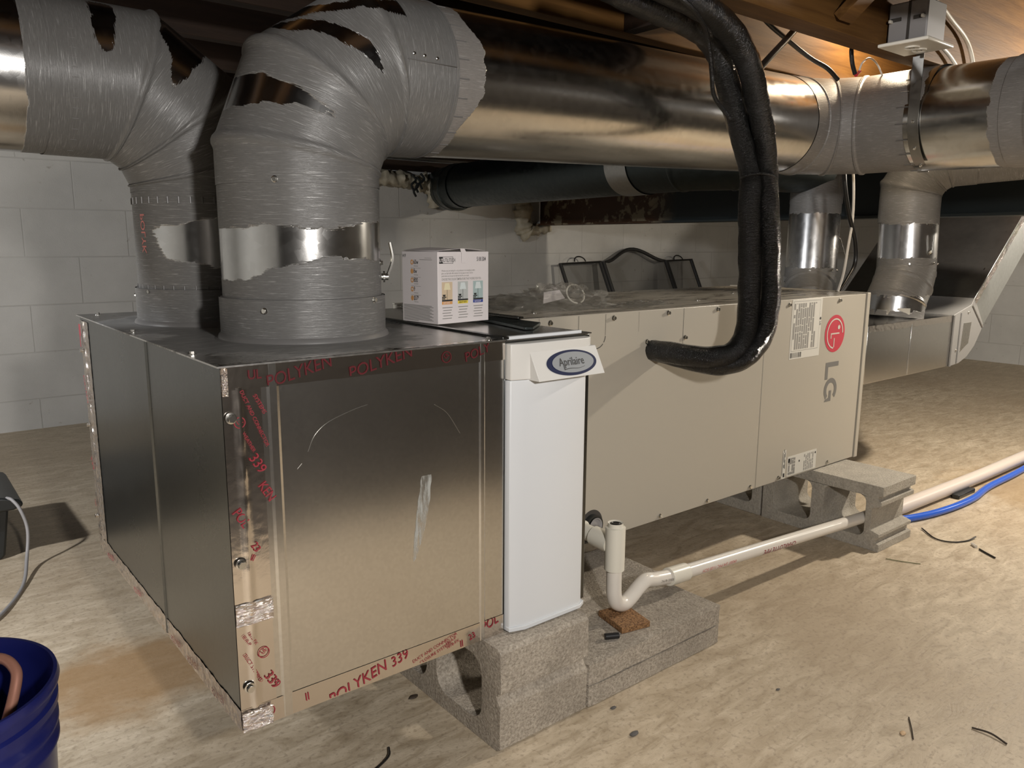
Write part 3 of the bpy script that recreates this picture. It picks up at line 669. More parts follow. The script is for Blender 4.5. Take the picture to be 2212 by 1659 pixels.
for k in range(20):
    a = 2*math.pi*k/20+.15; rad = V3((math.cos(a), 0, math.sin(a))); c = q3+V3((0, .07, 0))+rad*(R_+.002); m.tube([c, c+TD2*.030], .0012, n=6, sub=2)
m.build('crimp_ribs', 'plain_mast', du)
# seam lines, rivets and screws
for (x, z) in ((.385, 1.2), (.405, 1.199), (.43, 1.198)):
    y = .2575-math.sqrt(max(0, .1355**2-(z-1.1835)**2)); screw_at((x, y, z), (0, -1, 0), du, .0022, 'rivet')
m = MB(); zz = 1.19
m.tube([(x, .2575-math.sqrt(.1362**2-(zz-1.1835)**2), zz) for x in (.372, .40, .44, .47)], .0008, n=5, sub=2); m.build('lap_seam', 'plain_mast', du)
for az, z in ((-140, .803-.015), (-60, .80), (-130, .99), (-35, .86)):
    a = math.radians(az); n_ = V3((math.cos(a), math.sin(a), 0)); screw_at(V3((CX, CY, z))+n_*(.1392 if z < .805 else R_), n_, du, .0042)
# damper lever on the right of the riser
a = math.radians(-26); n_ = V3((math.cos(a), math.sin(a), 0)); c = V3((CX, CY, .835))+n_*.134
m = MB(); m.cyl(c, c+n_*.012, .006, 12); m.cyl(c+n_*.003, c+n_*.006, .010, 12)
m.tube([c+n_*.010, c+n_*.020+V3((0, 0, .03)), c+n_*.016+V3((0, 0, .06))], .003, n=6); m.build('damper_lever', 'screw', du)

# ================================================================== REAR SUPPLY DUCT
C2 = V3((.19, .60, 0)); R2 = .133
ru = thing('rear_supply_duct', 'rear round duct on the plenum whose brushed elbow turns left out of the picture', 'duct', (C2.x, C2.y, Z1))
m = MB(); m.lathe([(.150, .0004), (.1445, .003), (.143, .008), (.1380, .012), (.1375, .070), (.134, .072)], (C2.x, C2.y, Z1), n=96); m.build('collar', 'plain_mast', ru)
m = MB(); sweep(m, [(C2.x, C2.y, Z1+.011), (C2.x, C2.y, Z1+.0715)], [(0, 0, 1)], .1390, (0, 1, 0), mastf=lambda a, v, p: .80+.15*nz(p.x*12, p.z*20), step=.004, n=150, v0=.8); m.build('collar_sleeve', 'mast', ru)
w2 = [(0.068, 0.92), (0.078, 0.895), (0.084, 0.862), (0.166, 0.848), (.26, .846), (.26, .94), (0.176, 0.938), (0.138, 0.933), (0.112, 0.924)]
def mast_r2(a, v, p):
    if p.y > C2.y: return .9
    k = softpoly(p.x+.004*nz(p.z*50, 4), p.z+.004*nz(p.x*60, 5), w2); return (1-k)*(.74+.12*nz(p.x*9, p.z*12))
m = MB(); sweep(m, [(C2.x, C2.y, Z1+.07), (C2.x, C2.y, .985)], [(0, 0, 1)], R2, (0, 1, 0), mastf=mast_r2, step=.004, n=160); m.build('riser_pipe', 'mast', ru)
pC = [(0.109, 1.292), (0.095, 1.26), (0.108, 1.224), (0.1, 1.153), (0.108, 1.162), (0.164, 1.216), (0.199, 1.245), (0.159, 1.285)]
pC2 = [(-0.01, 1.30), (-0.013, 1.237), (-0.007, 1.202), (0.007, 1.208), (0.022, 1.242), (0.031, 1.30)]
def mast_e3(a, v, p):
    if p.y < C2.y:
        x = p.x+.004*nz(p.z*50, 3); z = p.z+.004*nz(p.x*50, 7)
        k = max(softpoly(x, z, q) for q in (pC, pC2)); return (1-k)*(.82+.1*nz(p.x*11, p.z*11))
    return .82+.1*nz(p.x*11, p.z*11)
an = lambda a: (-math.sin(math.radians(a)), 0, math.cos(math.radians(a)))
e0 = V3((C2.x, C2.y, .985)); p1 = V3((.19, .6, 1.027)); p2 = V3((.149, .6, 1.116)); p3 = V3((.063, .6, 1.176)); p4 = V3((-.085, .6, 1.178))
m = MB(); sweep(m, [e0, p1, p2, p3, p4], [an(0), an(25), an(55), an(89.3)], R2+.001, (0, 1, 0), mastf=mast_e3, step=.006, n=150); m.build('elbow', 'mast', ru)
m = MB(); sweep(m, [p4+V3((.01, 0, 0)), V3((-1.1, .6, 1.186))], [(-1, 0, .008)], R2, (0, 1, 0), mastf=lambda a, v, p: .85*sstep(-.126, -.114, p.x+.004*nz(p.z*40, 1)), step=.006, n=150); m.build('horizontal_pipe', 'mast', ru)
m = MB()
for k in range(16):
    zz = 1.05+k*.0155; dy = R2**2-(zz-1.177)**2
    if dy > 0: y = .6-math.sqrt(dy); m.tube([(-.055, y, zz), (-.045, y-.0002, zz)], .0012, n=6, sub=2)
for k in range(22):
    a = math.radians(-200+k*9); n_ = V3((math.cos(a), math.sin(a), 0)); c = V3((C2.x, C2.y, .975))+n_*(R2+.0004); m.tube([c, c+V3((0, 0, -.012))], .0014, n=6, sub=2)
    c = V3((C2.x, C2.y, .812))+n_*(R2+.0004); m.tube([c, c+V3((0, 0, -.01))], .0014, n=6, sub=2)
m.build('crimp_ribs', 'plain_mast', ru)
for az, z in ((-190, .79), (-160, .80), (-85, 1.06)):
    a = math.radians(az); n_ = V3((math.cos(a), math.sin(a), 0)); screw_at(V3((C2.x, C2.y, z))+n_*.137, n_, ru, .004)
dc = Decal((0, 0, 0), (1, 0, 0), (0, 0, 1)); m = MB(); v, f = glyphs('POLYK', .01)
pv = []
for a, b in v:
    sx = -b*.020; sz = a*-.024; th = math.radians(-170)+(.018+sx)/R2; pv.append(V3((C2.x, C2.y, .945))+V3((math.cos(th), math.sin(th), 0))*(R2+.0006)+V3((0, 0, sz)))
m.add(pv, f); m.build('pen_writing', 'redpale', ru)

# ================================================================== AIR HANDLER
AY = .206; AX0, AX1, AZ0, AZ1, AYB = .687, 2.136, .2015, .7395, .722
ah = thing('air_handler', 'long beige horizontal air handler cabinet with red and grey maker logo, resting on concrete blocks', 'air handler', (AX0, AY, AZ0))
MB().box(AX0, AX1-.012, AY+.006, AYB, AZ0, AZ1-.003).build('cabinet', 'beige', ah, bevel=.002)
MB().box(AX0, AX1-.010, AY+.001, AYB+.002, AZ1-.0025, AZ1).build('top_panel', 'filmtop', ah)
MB().box(AX0+.001, 1.5635, AY, AY+.005, AZ0+.001, AZ1-.001).build('access_panel', 'beige', ah, bevel=.0012)
MB().box(1.5665, 2.113, AY, AY+.005, AZ0+.001, AZ1-.001).build('access_panel', 'beige', ah, bevel=.0012)
m = MB(); m.box(2.116, AX1, AY-.004, AYB+.004, AZ0-.0005, AZ1+.003); m.build('end_flange', 'beige', ah, bevel=.0015)
dc = Decal((0, AY, 0), (1, 0, 0), (0, 0, 1), .0005)
dc.rect(.849, .674, .8502, AZ1-.002); dc.rect(1.2085, .60, 1.2097, AZ1-.002); dc.rect(.7345, .690, .7352, AZ1-.002); dc.rect(.9335, .690, .9345, AZ1-.002)
for a0, a1 in ((182, 215), (222, 262), (272, 318), (326, 356)): dc.ring(.905, .690, .0282, .0302, a0, a1, 12)
dc.rect(.0+1.045, .690, 1.0455, AZ1-.002)
dc.build('knockout_groove', 'groove', ah)
for x, z in ((.765, .727), (.959, .727), (1.149, .729), (1.344, .728), (1.676, .724), (1.952, .725), (1.217, .664), (1.075, .664), (1.15, .212), (1.343, .212), (1.538, .212), (1.679, .213), (1.954, .213), (1.545, .655), (.765, .214)):
    screw_at((x, AY-.0006, z), (0, -1, 0), ah, .0052)
for x, y in ((1.10, .37), (1.42, .33), (1.30, .66), (.80, .30), (1.75, .45)): screw_at((x, y, AZ1), (0, 0, 1), ah, .0055)
# emblem
dc = Decal((1.938, AY, .624), (1, 0, 0), (0, 0, 1), .0006); dc.disc(0, 0, .058, .0575, 64); emb = dc.build('emblem', 'lgred', ah)
dc = Decal((1.938, AY, .624), (0, 0, -1), (1, 0, 0), .0012)     # artwork turned a quarter turn clockwise
dc.ring(0, 0, .0425, .0470, 90, 354, 60); dc.disc(-.0185, .021, .0068)
dc.rect(-.0021, -.024, .0021, .026); dc.rect(.0021, -.024, .0145, -.0196); dc.rect(.014, -.0045, .0424, .0)
dc.build('emblem_face', 'cream', emb)
dc = Decal((1.900, AY, .536), (0, 0, -1), (1, 0, 0), .0006)
dc.poly([(0, 0), (.053, 0), (.053, .0155), (.0145, .0155), (.0145, .075), (0, .075)])
gx, gy, gr = .088, .0375, .0375
dc.ring(gx, gy, gr-.0145, gr, 45, 318, 44, 1.0); dc.poly([(gx+.002, gy-.007), (gx+.002, gy+.006), (gx+gr-.002, gy+.006), (gx+gr-.002, gy-.0325), (gx+.0285, gy-.0255), (gx+.0235, gy-.007)])
dc.build('logo_letters', 'lggrey', ah)
# rating label, upper
lab = MB().box(1.693, 1.853, AY-.0008, AY+.0002, .564, .7365).build('rating_label', 'paper', ah)
dc = Decal((0, AY-.0008, 0), (1, 0, 0), (0, 0, 1), .0003)
for k in range(11):
    x = 1.703+k*.0112; z = .592
    while z < .725:
        h = random.choice((.012, .02, .03, .05)); h = min(h, .728-z)
        if random.random() < .82: dc.rect(x, z, x+.0075, z+h-.0025)
        z += h
dc.rect(1.699, .588, 1.700, .731); dc.rect(1.842, .588, 1.8425, .731); dc.rect(1.699, .587, 1.8425, .588); dc.rect(1.699, .731, 1.8425, .732)
dc.build('fine_print', 'inkgrey', lab)
dc = Decal((0, AY-.0008, 0), (1, 0, 0), (0, 0, 1), .0003)
for k in range(14): dc.rect(1.697+k*.0042, .568, 1.697+k*.0042+random.choice((.0012, .0026)), .583)
dc.disc(1.8475, .676, .0042, .0042, 16); dc2 = Decal((1.8445, AY-.0008, .668), (0, 0, -1), (1, 0, 0), .0003); dc2.text('LG', 0, 0, .0105, 0, .95, .01)
dc.build('bar_code', 'ink', lab); dc2.build('label_logo', 'ink', lab)
# lower labels
l2 = MB().box(1.724, 1.884, AY-.0008, AY+.0002, .207, .268).build('rating_label', 'paper', ah)
dc = Decal((0, AY-.0008, 0), (1, 0, 0), (0, 0, 1), .0003)
for k in range(15):
    x = 1.729+k*.0095
    if 4 <= k <= 8: continue
    z = .211
    while z < .262:
        h = random.choice((.01, .014, .022)); h = min(h, .264-z)
        if random.random() < .8: dc.rect(x, z, x+(.008 if k < 4 else .0045), z+h-.002)
        z += h
dc.build('fine_print', 'inkgrey', l2)
dc = Decal((0, AY-.0008, 0), (1, 0, 0), (0, 0, 1), .0003); dc.disc(1.877, .258, .0035, .0035, 14); dc.rect(1.785, .243, 1.791, .249); dc.rect(1.728, .249, 1.735, .262)
dc.build('bar_code', 'ink', l2)
l3 = MB().box(1.697, 1.714, AY-.0008, AY+.0002, .2045, .292).build('rating_label', 'paper', ah)
dc = Decal((0, AY-.0008, 0), (1, 0, 0), (0, 0, 1), .0003)
for a, b, c, d in ((1.703, .285, .0025, .01), (1.703, .255, .0025, .026), (1.703, .238, .003, .01), (1.708, .27, .002, .015), (1.708, .235, .0025, .028), (1.703, .209, .008, .012), (1.6975, .215, .0015, .07)): dc.rect(a, b, a+c, b+d)
dc.build('fine_print', 'ink', l3)
# condensate ports at the lower left
m = MB(); m.lathe([(0, .002), (.021, .002), (.021, .012), (.026, .012), (.026, -.004), (.034, -.004)], (.905, AY-.001, .245), (0, -1, 0), n=32); m.build('drain_port', 'blackplastic', ah)
dc = Decal((.905, AY, .245), (1, 0, 0), (0, 0, 1), .0004); dc.disc(0, 0, .036, .036); dc.rect(-.036, -.043, .036, 0); dc.build('port_opening', 'groove', ah)
m = MB(); m.lathe([(.0, .0115), (.016, .0115), (.018, .014), (.0205, .0145)], (.905, AY-.001, .245), (0, -1, 0), n=32); m.build('port_cap', 'boxgrey', ah)

# ================================================================== MEDIA AIR CLEANER (filter cabinet)
fc = thing('media_air_cleaner', 'slim filter cabinet with tall white door between the plenum and the beige air handler', 'air cleaner', (.482, 0, .203))
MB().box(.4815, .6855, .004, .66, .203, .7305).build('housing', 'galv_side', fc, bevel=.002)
MB().box(.4815, .6855, .0, .66, .7305, .7325).build('housing_top', 'galv_box', fc)
dp = [(.4815, .003), (.4835, -.010), (.490, -.012), (.5125, -.019), (.650, -.019), (.663, -.010), (.666, .003)]
MB().prism(dp, .207, .6635, 'z').build('door', 'white_plastic', fc, bevel=.0015)
m = MB(); m.prism([(.4815, .003), (.482, -.013), (.490, -.0155), (.5125, -.0225), (.650, -.0225), (.668, -.013), (.668, .003)], .2015, .2095, 'z'); m.build('door_sill', 'white_plastic', fc, bevel=.001)
hp = [(.4815, .003), (.482, -.013), (.490, -.0155), (.5125, -.0225), (.655, -.0225), (.6715, -.012), (.6715, .003)]
m = MB(); m.prism(hp, .6645, .727, 'z'); head = m.build('door_cap', 'white_top', fc, bevel=.0015)
# sloping grip panel that carries the badge
m = MB()
pan = [(.516, -.0224, .712), (.6735, -.0224, .712), (.520, -.0445, .6625), (.678, -.0445, .6625), (.5165, -.010, .6625), (.6735, -.010, .6625), (.516, -.010, .712), (.6735, -.010, .712)]
m.add(pan, [(0, 1, 3, 2), (2, 3, 5, 4), (4, 5, 7, 6), (6, 7, 1, 0), (0, 2, 4, 6), (1, 7, 5, 3)]); m.build('grip_panel', 'white_top', head, bevel=.0008)
MB().box(.486, .662, .002, .012, .7325, .738).build('latch_rail', 'white_plastic', fc, bevel=.001)
U = (V3(pan[1])-V3(pan[0])).normalized(); Vv = (V3(pan[0])-V3(pan[2])); Vv = (Vv-U*Vv.dot(U)).normalized()
ctr = (V3(pan[0])+V3(pan[1])+V3(pan[2])+V3(pan[3]))/4+U*.008
def bd(l): return Decal(ctr, U, Vv, l)
d_ = bd(.0006); d_.disc(0, 0, .060, .0235, 56); bg = d_.build('badge', 'navy', fc)
d_ = bd(.0010); d_.disc(.003, .0005, .050, .0190, 56); d_.build('badge_field', 'silver', bg)
d_ = bd(.0014); d_.text('Aprilaire', -.0315, -.0045, .0205, 0, .84, .008)
d_.rect(-.0225, -.0125, -.0208, -.004)
pts = [(-.0222+.05*t, -.0118+.0012*math.sin(t*6.3)+.003*t*t) for t in np.linspace(0, 1, 14)]
d_.mb.add([d_.P(x, y+s*.0007*(1-.6*i/13)) for i, (x, y) in enumerate(pts) for s in (-1, 1)], [(2*i, 2*i+2, 2*i+3, 2*i+1) for i in range(13)])
d_.build('badge_lettering', 'ink', bg)
# drive cleats across the top, dark sliding cover
MB().box(.475, .489, .0, .66, .7335, .7385).build('drive_cleat', 'galv_side', fc, bevel=.001)
MB().box(.677, .692, .205, .66, .7405, .745).build('drive_cleat', 'galv_side', fc, bevel=.001)
m = MB(); m.add([(.600, .09, .734), (.616, .086, .734), (.686, .145, .734), (.686, .30, .734), (.640, .30, .734), (.600, .09, .739), (.616, .086, .739), (.686, .145, .739), (.686, .30, .739), (.640, .30, .739)], [(0, 1, 2, 3, 4), (9, 8, 7, 6, 5), (0, 5, 6, 1), (1, 6, 7, 2), (2, 7, 8, 3), (3, 8, 9, 4), (4, 9, 5, 0)]); m.build('cover_strip', 'galv_old', fc, bevel=.0008)
for x, y in ((.478, .42), (.482, .53), (.655, .62), (.69, .335)): screw_at((x, y, .739), (0, 0, 1), fc, .0048)

# ================================================================== LIGHT BULB BOX
bx = thing('bulb_carton', 'white cardboard light bulb carton with orange, yellow and blue panels standing on the plenum edge', 'box', (.492, .222, .7395))
Rb = Matrix.Rotation(math.radians(7), 4, 'Z'); bo = V3((.492, .222, .7395)); bm_ = Matrix.Translation(bo) @ Rb
BW, BD, BH = .135, .108, .138
MB().box(0, BW, 0, BD, 0, BH, bm_).build('carton_body', 'carton', bx, bevel=.0008)
U = (Rb @ V3((1, 0, 0))); Vb = (Rb @ V3((0, 1, 0)))
m = MB(); P0 = lambda x, y, z: bm_ @ V3((x, y, z))
vs = []; N = 10
for i in range(N+1):
    t = i/N
    for j in (0, 1): vs.append(P0(0.002+t*(BW-.006), .004+j*(BD-.008), BH+.0015+.0055*math.sin(math.pi*min(1, (1-t)*1.0))*(1 if j else .7)))
m.add(vs, [(2*i, 2*i+1, 2*i+3, 2*i+2) for i in range(N)]); lid = m.build('lid_flap', 'carton', bx); so = lid.modifiers.new('thickness', 'SOLIDIFY'); so.thickness = .0006
m = MB(); m.add([P0(.060, -.0012, BH-.022), P0(.076, -.0012, BH-.022), P0(.060, -.0015, BH-.003), P0(.074, -.0015, BH-.003), P0(.058, .0005, BH+.006), P0(.070, .0005, BH+.006)], [(0, 1, 3, 2), (2, 3, 5, 4)]); m.build('tuck_tab', 'carton', bx)
def front(l=.0003): return Decal(P0(0, 0, 0), U, (0, 0, 1), l)
def left(l=.0003): return Decal(P0(0, BD, 0), -Vb, (0, 0, 1), l)
f = front(); f.rect(.004, .116, .0125, .128); f.rect(.0125, .116, .0135, .128)
f.rect(.0035, .1155, .039, .1163); f.rect(.0035, .1277, .039, .1285); f.rect(.0385, .1155, .0393, .1285)
f.text('UTILITECH', .0146, .1185, .0102, 0, .62, .006); f.text('5181304', .102, .1195, .0115, 0, .62, .012)
p1 = f.build('front_print', 'ink', bx)
f = front(.0006); f.text('UT', .0043, .1185, .009, 0, .8, .02); f.build('logo_reverse', 'carton', p1)
f = front(); f.text('CHOOSE THE COLOR TEMPERATURE THAT WORKS FOR YOU', .0095, .0835, .0062, 0, .60, .004)
for k, y in enumerate((.1005, .0955, .0905)):
    f.text(('Whether you are looking for a cozy ambiance or an energizing modern', 'glow, our light bulbs offer solutions for any space or style. Use the', 'guide below and choose the bulb that best fits your needs')[k], .0095, y, .0046, 0, .66, 0)
for c0 in (.011, .052, .093):
    for k in range(5): f.rect(c0+.002*(k % 2), .0305-k*.0052, c0+.026-.002*(k % 3), .0319-k*.0052)
f.build('front_print', 'inkgrey', bx)
for c0, pic, bar, shade in ((.010, 'warmpic', 'orange', 'shadewarm'), (.051, 'coolpic', 'yellow', 'shadecool'), (.092, 'bluepic', 'blueprint', 'shadecool')):
    f = front(.0003); f.rect(c0, .0435, c0+.027, .0805); pc = f.build('picture_panel', pic, bx)
    f = front(.0006); f.poly([(c0+.005, .0655), (c0+.022, .0655), (c0+.0185, .0785), (c0+.008, .0785)]); f.build('lamp_picture', shade, pc)
    f = front(.0006); f.rect(c0, .0435, c0+.027, .0465); f.rect(c0+.0128, .0465, c0+.0136, .0655); f.rect(c0, .0475, c0+.008, .0495); f.rect(c0, .0505, c0+.011, .0525); f.poly([(c0+.003, .053), (c0+.008, .053), (c0+.0095, .0565), (c0+.0015, .0565)]); f.build('lamp_picture', 'ink', pc)
    f = front(.0003); f.rect(c0, .0375, c0+.027, .0432); f.build('colour_bar', bar, bx)
    f = front(.0006)
    f.text({'orange': 'SOFT WHITE', 'yellow': 'BRIGHT WHITE', 'blueprint': 'DAYLIGHT'}[bar], c0+.0035, .0388, .0046, 0, .62 if bar != 'blueprint' else .85, .01)
    f.build('colour_bar_print', 'ink' if bar == 'yellow' else 'carton', bx)
f = left(); f.text('A19', .0025, .1265, .009, 0, .7, .01)
for k, t in enumerate(('60w', '8w', '800', '9', '$57')):
    f.text(t, .036, .1135-.0175*k, .0125, 0, .70, .006)
f.text('20', .0465, .0475, .006, 0, .7, .004)
f.build('side_print', 'ink', bx)
f = left()
for k in range(4): f.rect(.028, .1055-.0175*k, .058, .106-.0175*k)
for k in range(5): f.rect(.037, .1095-.0175*k, .050, .1103-.0175*k)
for k in range(15): f.rect(.004, .033-k*.00215, .090+.006*math.sin(k*2.1) if k < 14 else .05, .0341-k*.00215)
f.rect(.055, .122, .092, .1228); f.rect(.07, .1255, .09, .126); f.build('side_print', 'inkgrey', bx)
f = left()
for k in range(5): f.ring(.0315, .117-.0175*k, .0 if k in (1, 4) else .0022, .0044, n=18, sy=1.15)
f.build('bulb_icons', 'orange', bx)

# ================================================================== PLASTIC BAG
bg = thing('plastic_bag', 'crumpled clear plastic bag lying on top of the air handler beside the bulb carton', 'bag', (.98, .40, .7415))
def crumple(cx, cy, cz, sx, sy, sz, seed, n=4, amp=.55, cut=None):
    bm = bmesh.new(); bmesh.ops.create_icosphere(bm, subdivisions=n, radius=1); vs = []; fs = []
    for v in bm.verts:
        d = v.co.copy(); q = d*1.7+V3((seed, 0, 0)); k = 1+amp*(abs(noise.noise(q*1.6))*1.4-.45+.5*abs(noise.noise(q*4.1))-.1+.18*noise.noise(q*9))
        p = V3((d.x*sx*k, d.y*sy*k, max(-.0, d.z*sz*k+sz*.35)))
        vs.append(V3((cx, cy, cz))+p)
    bm.verts.index_update()
    for f in bm.faces: fs.append(tuple(v.index for v in f.verts))
    bm.free(); m = MB(); m.add(vs, fs); return m
crumple(.95, .37, .7405, .14, .09, .040, 3.3).build('film', 'bag', bg, smooth_ang=28)
crumple(.84, .43, .7405, .08, .08, .024, 5.7, amp=.6, n=3).build('film', 'bag', bg, smooth_ang=28)
crumple(1.15, .30, .7405, .10, .03, .008, 12.7, amp=.7).build('film', 'bag', bg, smooth_ang=28)
m = MB(); m.tube([V3((.985+.028*math.cos(a), .36+.01*math.sin(a), .772+.022*math.sin(a))) for a in np.linspace(-1.2, 4.6, 18)], .0020, n=8); m.build('plastic_ring', 'pvc', bg)
m = MB(); m.add([(.89, .37, .752), (.96, .37, .762), (.95, .38, .782), (.90, .38, .778)], [(0, 1, 2, 3)]); o = m.build('paper_insert', 'carton', bg); so = o.modifiers.new('t', 'SOLIDIFY'); so.thickness = .0008

# ================================================================== REFRIGERANT LINES
def tape_lines(name, label, pts, r, seed, e0=(0, 1, 0)):
    t = thing(name, label, 'pipe', pts[0])
    m = MB(); m.tube(pts, lambda q: r, n=20, sub=14, jit=.10, seed=seed, e0=e0); m.build('insulated_line', 'wrap', t, smooth_ang=60); return t
LSa = [(1.098, 0.2055, 0.642), (1.096, 0.165, 0.642), (1.103, 0.120, 0.641), (1.138, 0.077, 0.636), (1.192, 0.055, 0.642), (1.236, 0.052, 0.669), (1.253, 0.052, 0.719), (1.250, 0.052, 0.817), (1.234, 0.052, 0.975), (1.238, 0.055, 1.048), (1.19, 0.05, 1.123), (1.132, 0.04, 1.196), (1.078, 0.03, 1.262), (1.004, 0.01, 1.298), (0.891, -0.02, 1.306), (0.778, -0.05, 1.302), (0.653, -0.08, 1.300), (0.531, -0.11, 1.300), (0.414, -0.14, 1.300)]
la = tape_lines('refrigerant_line', 'black tape-wrapped insulated refrigerant line entering the beige panel at its cut end', LSa, .0255, 2.0)
LSb = [(1.12, 0.20, 0.636), (1.122, .15, .630), (1.140, 0.100, 0.622), (1.185, 0.064, 0.617), (1.236, 0.038, 0.634), (1.287, 0.03, 0.684), (1.302, 0.028, 0.762), (1.294, 0.030, 0.87), (1.274, 0.030, 0.975), (1.262, 0.030, 1.045), (1.215, 0.012, 1.122), (1.150, -0.01, 1.191), (1.09, -0.025, 1.255), (1.012, -0.045, 1.292), (0.915, -0.07, 1.309), (0.816, -0.095, 1.312), (0.702, -0.12, 1.310), (0.579, -0.15, 1.310)]
lb = tape_lines('refrigerant_line', 'black tape-wrapped insulated refrigerant line on the outer side of the bend, behind its twin', LSb, .0250, 7.0)
m = MB(); m.tube([V3((1.250+.046*math.cos(a), .043+.036*math.sin(a), 1.046+.004*math.sin(a*2))) for a in np.linspace(0, 2*math.pi, 30)], .0035, n=8, sub=1, closed_caps=False, flat=1); m.build('cinch_tie', 'wrap', la)
tc = thing('thermostat_cable', 'thin black cable running beside the wrapped lines near the joists', 'cable', (1.0, -.09, 1.30))
m = MB(); m.tube([(.50, -.20, 1.300), (.72, -.145, 1.290), (.86, -.085, 1.285), (.94, -.04, 1.265), (.985, -.015, 1.225), (1.03, .01, 1.19), (1.10, .02, 1.155)], .0045, n=8, sub=8); m.build('jacket', 'wrap', tc)

# ================================================================== CONCRETE BLOCKS
def holed(outline, holes, depth, name, mat, label, cat, x0, group=None, rough=.0016, bevel=.003):
    c = bpy.data.curves.new('c', 'CURVE'); c.dimensions = '2D'; c.fill_mode = 'BOTH'; c.extrude = depth/2
    for pl_ in [outline]+holes:
        s = c.splines.new('POLY'); s.points.add(len(pl_)-1); s.use_cyclic_u = True
        for p, q in zip(s.points, pl_): p.co = (q[0], q[1], 0, 1)
    o = bpy.data.objects.new('c', c); COL.objects.link(o); dg = bpy.context.evaluated_depsgraph_get(); me = bpy.data.meshes.new_from_object(o.evaluated_get(dg))
    bpy.data.objects.remove(o); bpy.data.curves.remove(c)
    bm = bmesh.new(); bm.from_mesh(me); bmesh.ops.remove_doubles(bm, verts=bm.verts, dist=1e-5)
    for v in bm.verts:
        y, z, t = v.co; v.co = (x0+depth/2+t, y, z)
    bm.to_mesh(me); bm.free()
    m = MB(); m.add([v.co.copy() for v in me.vertices], [tuple(p.vertices) for p in me.polygons]); bpy.data.meshes.remove(me)
    ys_ = [p[0] for p in outline]
    o = m.build(name, mat, None, bevel=bevel, loc=(x0+depth/2, (min(ys_)+max(ys_))/2, 0)); return tag(o, label, cat, group)
def rrect(y0, y1, z0, z1, r=.022, n=5):
    out = []
    for cx, cz, a0 in ((y1-r, z1-r, 0), (y0+r, z1-r, 90), (y0+r, z0+r, 180), (y1-r, z0+r, 270)):
        out += [(cx+r*math.cos(math.radians(a0+90*k/n)), cz+r*math.sin(math.radians(a0+90*k/n))) for k in range(n+1)]
    return out
def endprof(y, s):      # sash-grooved end of a block, s=+1 when the block lies towards +y
    return [(y+s*a, z) for a, z in ((0, .0), (0, .022), (.012, .026), (.012, .040), (.002, .044), (.002, .054), (.030, .062), (.030, .128), (.002, .140), (.002, .152), (.013, .156), (.013, .168), (0, .170), (0, .199))]
def blockout(y0, y1): return endprof(y0, 1)+[(y1, .199), (y1, .0)]
G1 = 'hollow concrete blocks under the air handler'
holed(blockout(-.017, .378), [rrect(.0315, .165, .036, .164), rrect(.206, .336, .036, .164)], .205, 'concrete_block', 'block_light', 'pale hollow concrete block sticking out under the far end of the air handler', 'block', 1.875, G1)
holed([(.386, 0), (.386, .199), (.775, .199), (.775, 0)], [rrect(.42, .55, .036, .164), rrect(.60, .73, .036, .164)], .205, 'concrete_block', 'block_light', 'hollow concrete block behind the far one, mostly hidden below the air handler', 'block', 1.875, G1)
nearp = [(-.040, 0), (-.050, .006), (-.052, .088), (-.042, .100), (-.040, .108), (-.046, .110), (-.046, .114), (-.053, .117), (-.052, .192), (-.044, .199), (.350, .199), (.350, 0)]
holed(nearp, [rrect(.004, .150, .034, .160, .035, 7), rrect(.186, .318, .034, .160, .035, 7)], .213, 'concrete_block', 'block', 'grey hollow concrete block under the white door of the filter cabinet', 'block', .432, G1)
holed([(.356, 0), (.356, .199), (.745, .199), (.745, 0)], [rrect(.39, .52, .034, .160, .035, 6), rrect(.57, .70, .034, .160, .035, 6)], .213, 'concrete_block', 'block', 'grey hollow concrete block behind the near one, in shadow under the plenum', 'block', .432, G1)
def rough_slab(x0, x1, y0, y1, z0, z1, name, label, seed):
    bm = bmesh.new(); bmesh.ops.create_cube(bm, size=1); bmesh.ops.subdivide_edges(bm, edges=bm.edges, cuts=20, use_grid_fill=True)
    c = V3(((x0+x1)/2, (y0+y1)/2, (z0+z1)/2)); vs = []
    for v in bm.verts:
        p = V3((v.co.x*(x1-x0), v.co.y*(y1-y0), v.co.z*(z1-z0))); ed = sum(abs(abs(k)-.5) < 1e-4 for k in v.co)
        q = c+p; nn = noise.noise(q*28+V3((seed, 0, 0)))*.0022
        if ed >= 2: p -= V3((math.copysign(1, p.x)*(abs(abs(v.co.x)-.5) < 1e-4), math.copysign(1, p.y)*(abs(abs(v.co.y)-.5) < 1e-4), math.copysign(1, p.z)*(abs(abs(v.co.z)-.5) < 1e-4)))*(.0022+.0012*nz(q.x*50, q.y*50, q.z*50))
        sgn = V3([math.copysign(1, v.co[i]) if abs(abs(v.co[i])-.5) < 1e-4 and i != 2 else 0 for i in range(3)])
        vs.append(c+p+sgn*nn*.6)
    bm.verts.index_update(); m = MB(); m.add(vs, [tuple(v.index for v in f.verts) for f in bm.faces]); bm.free()
    return tag(m.build(name, 'block', None, loc=(c.x, c.y, z0)), label, 'block', 'solid concrete pads beside the near block')
rough_slab(.653, 1.068, -.049, .150, .0, .0465, 'concrete_pad', 'lower of the two stacked solid concrete pads beside the near block', 1)
rough_slab(.651, 1.066, -.051, .152, .0470, .094, 'concrete_pad', 'upper solid concrete pad carrying the white drain trap', 5)
rough_slab(.70, 1.10, .156, .36, .0, .094, 'concrete_pad', 'solid concrete pad directly behind the stacked pair', 9)
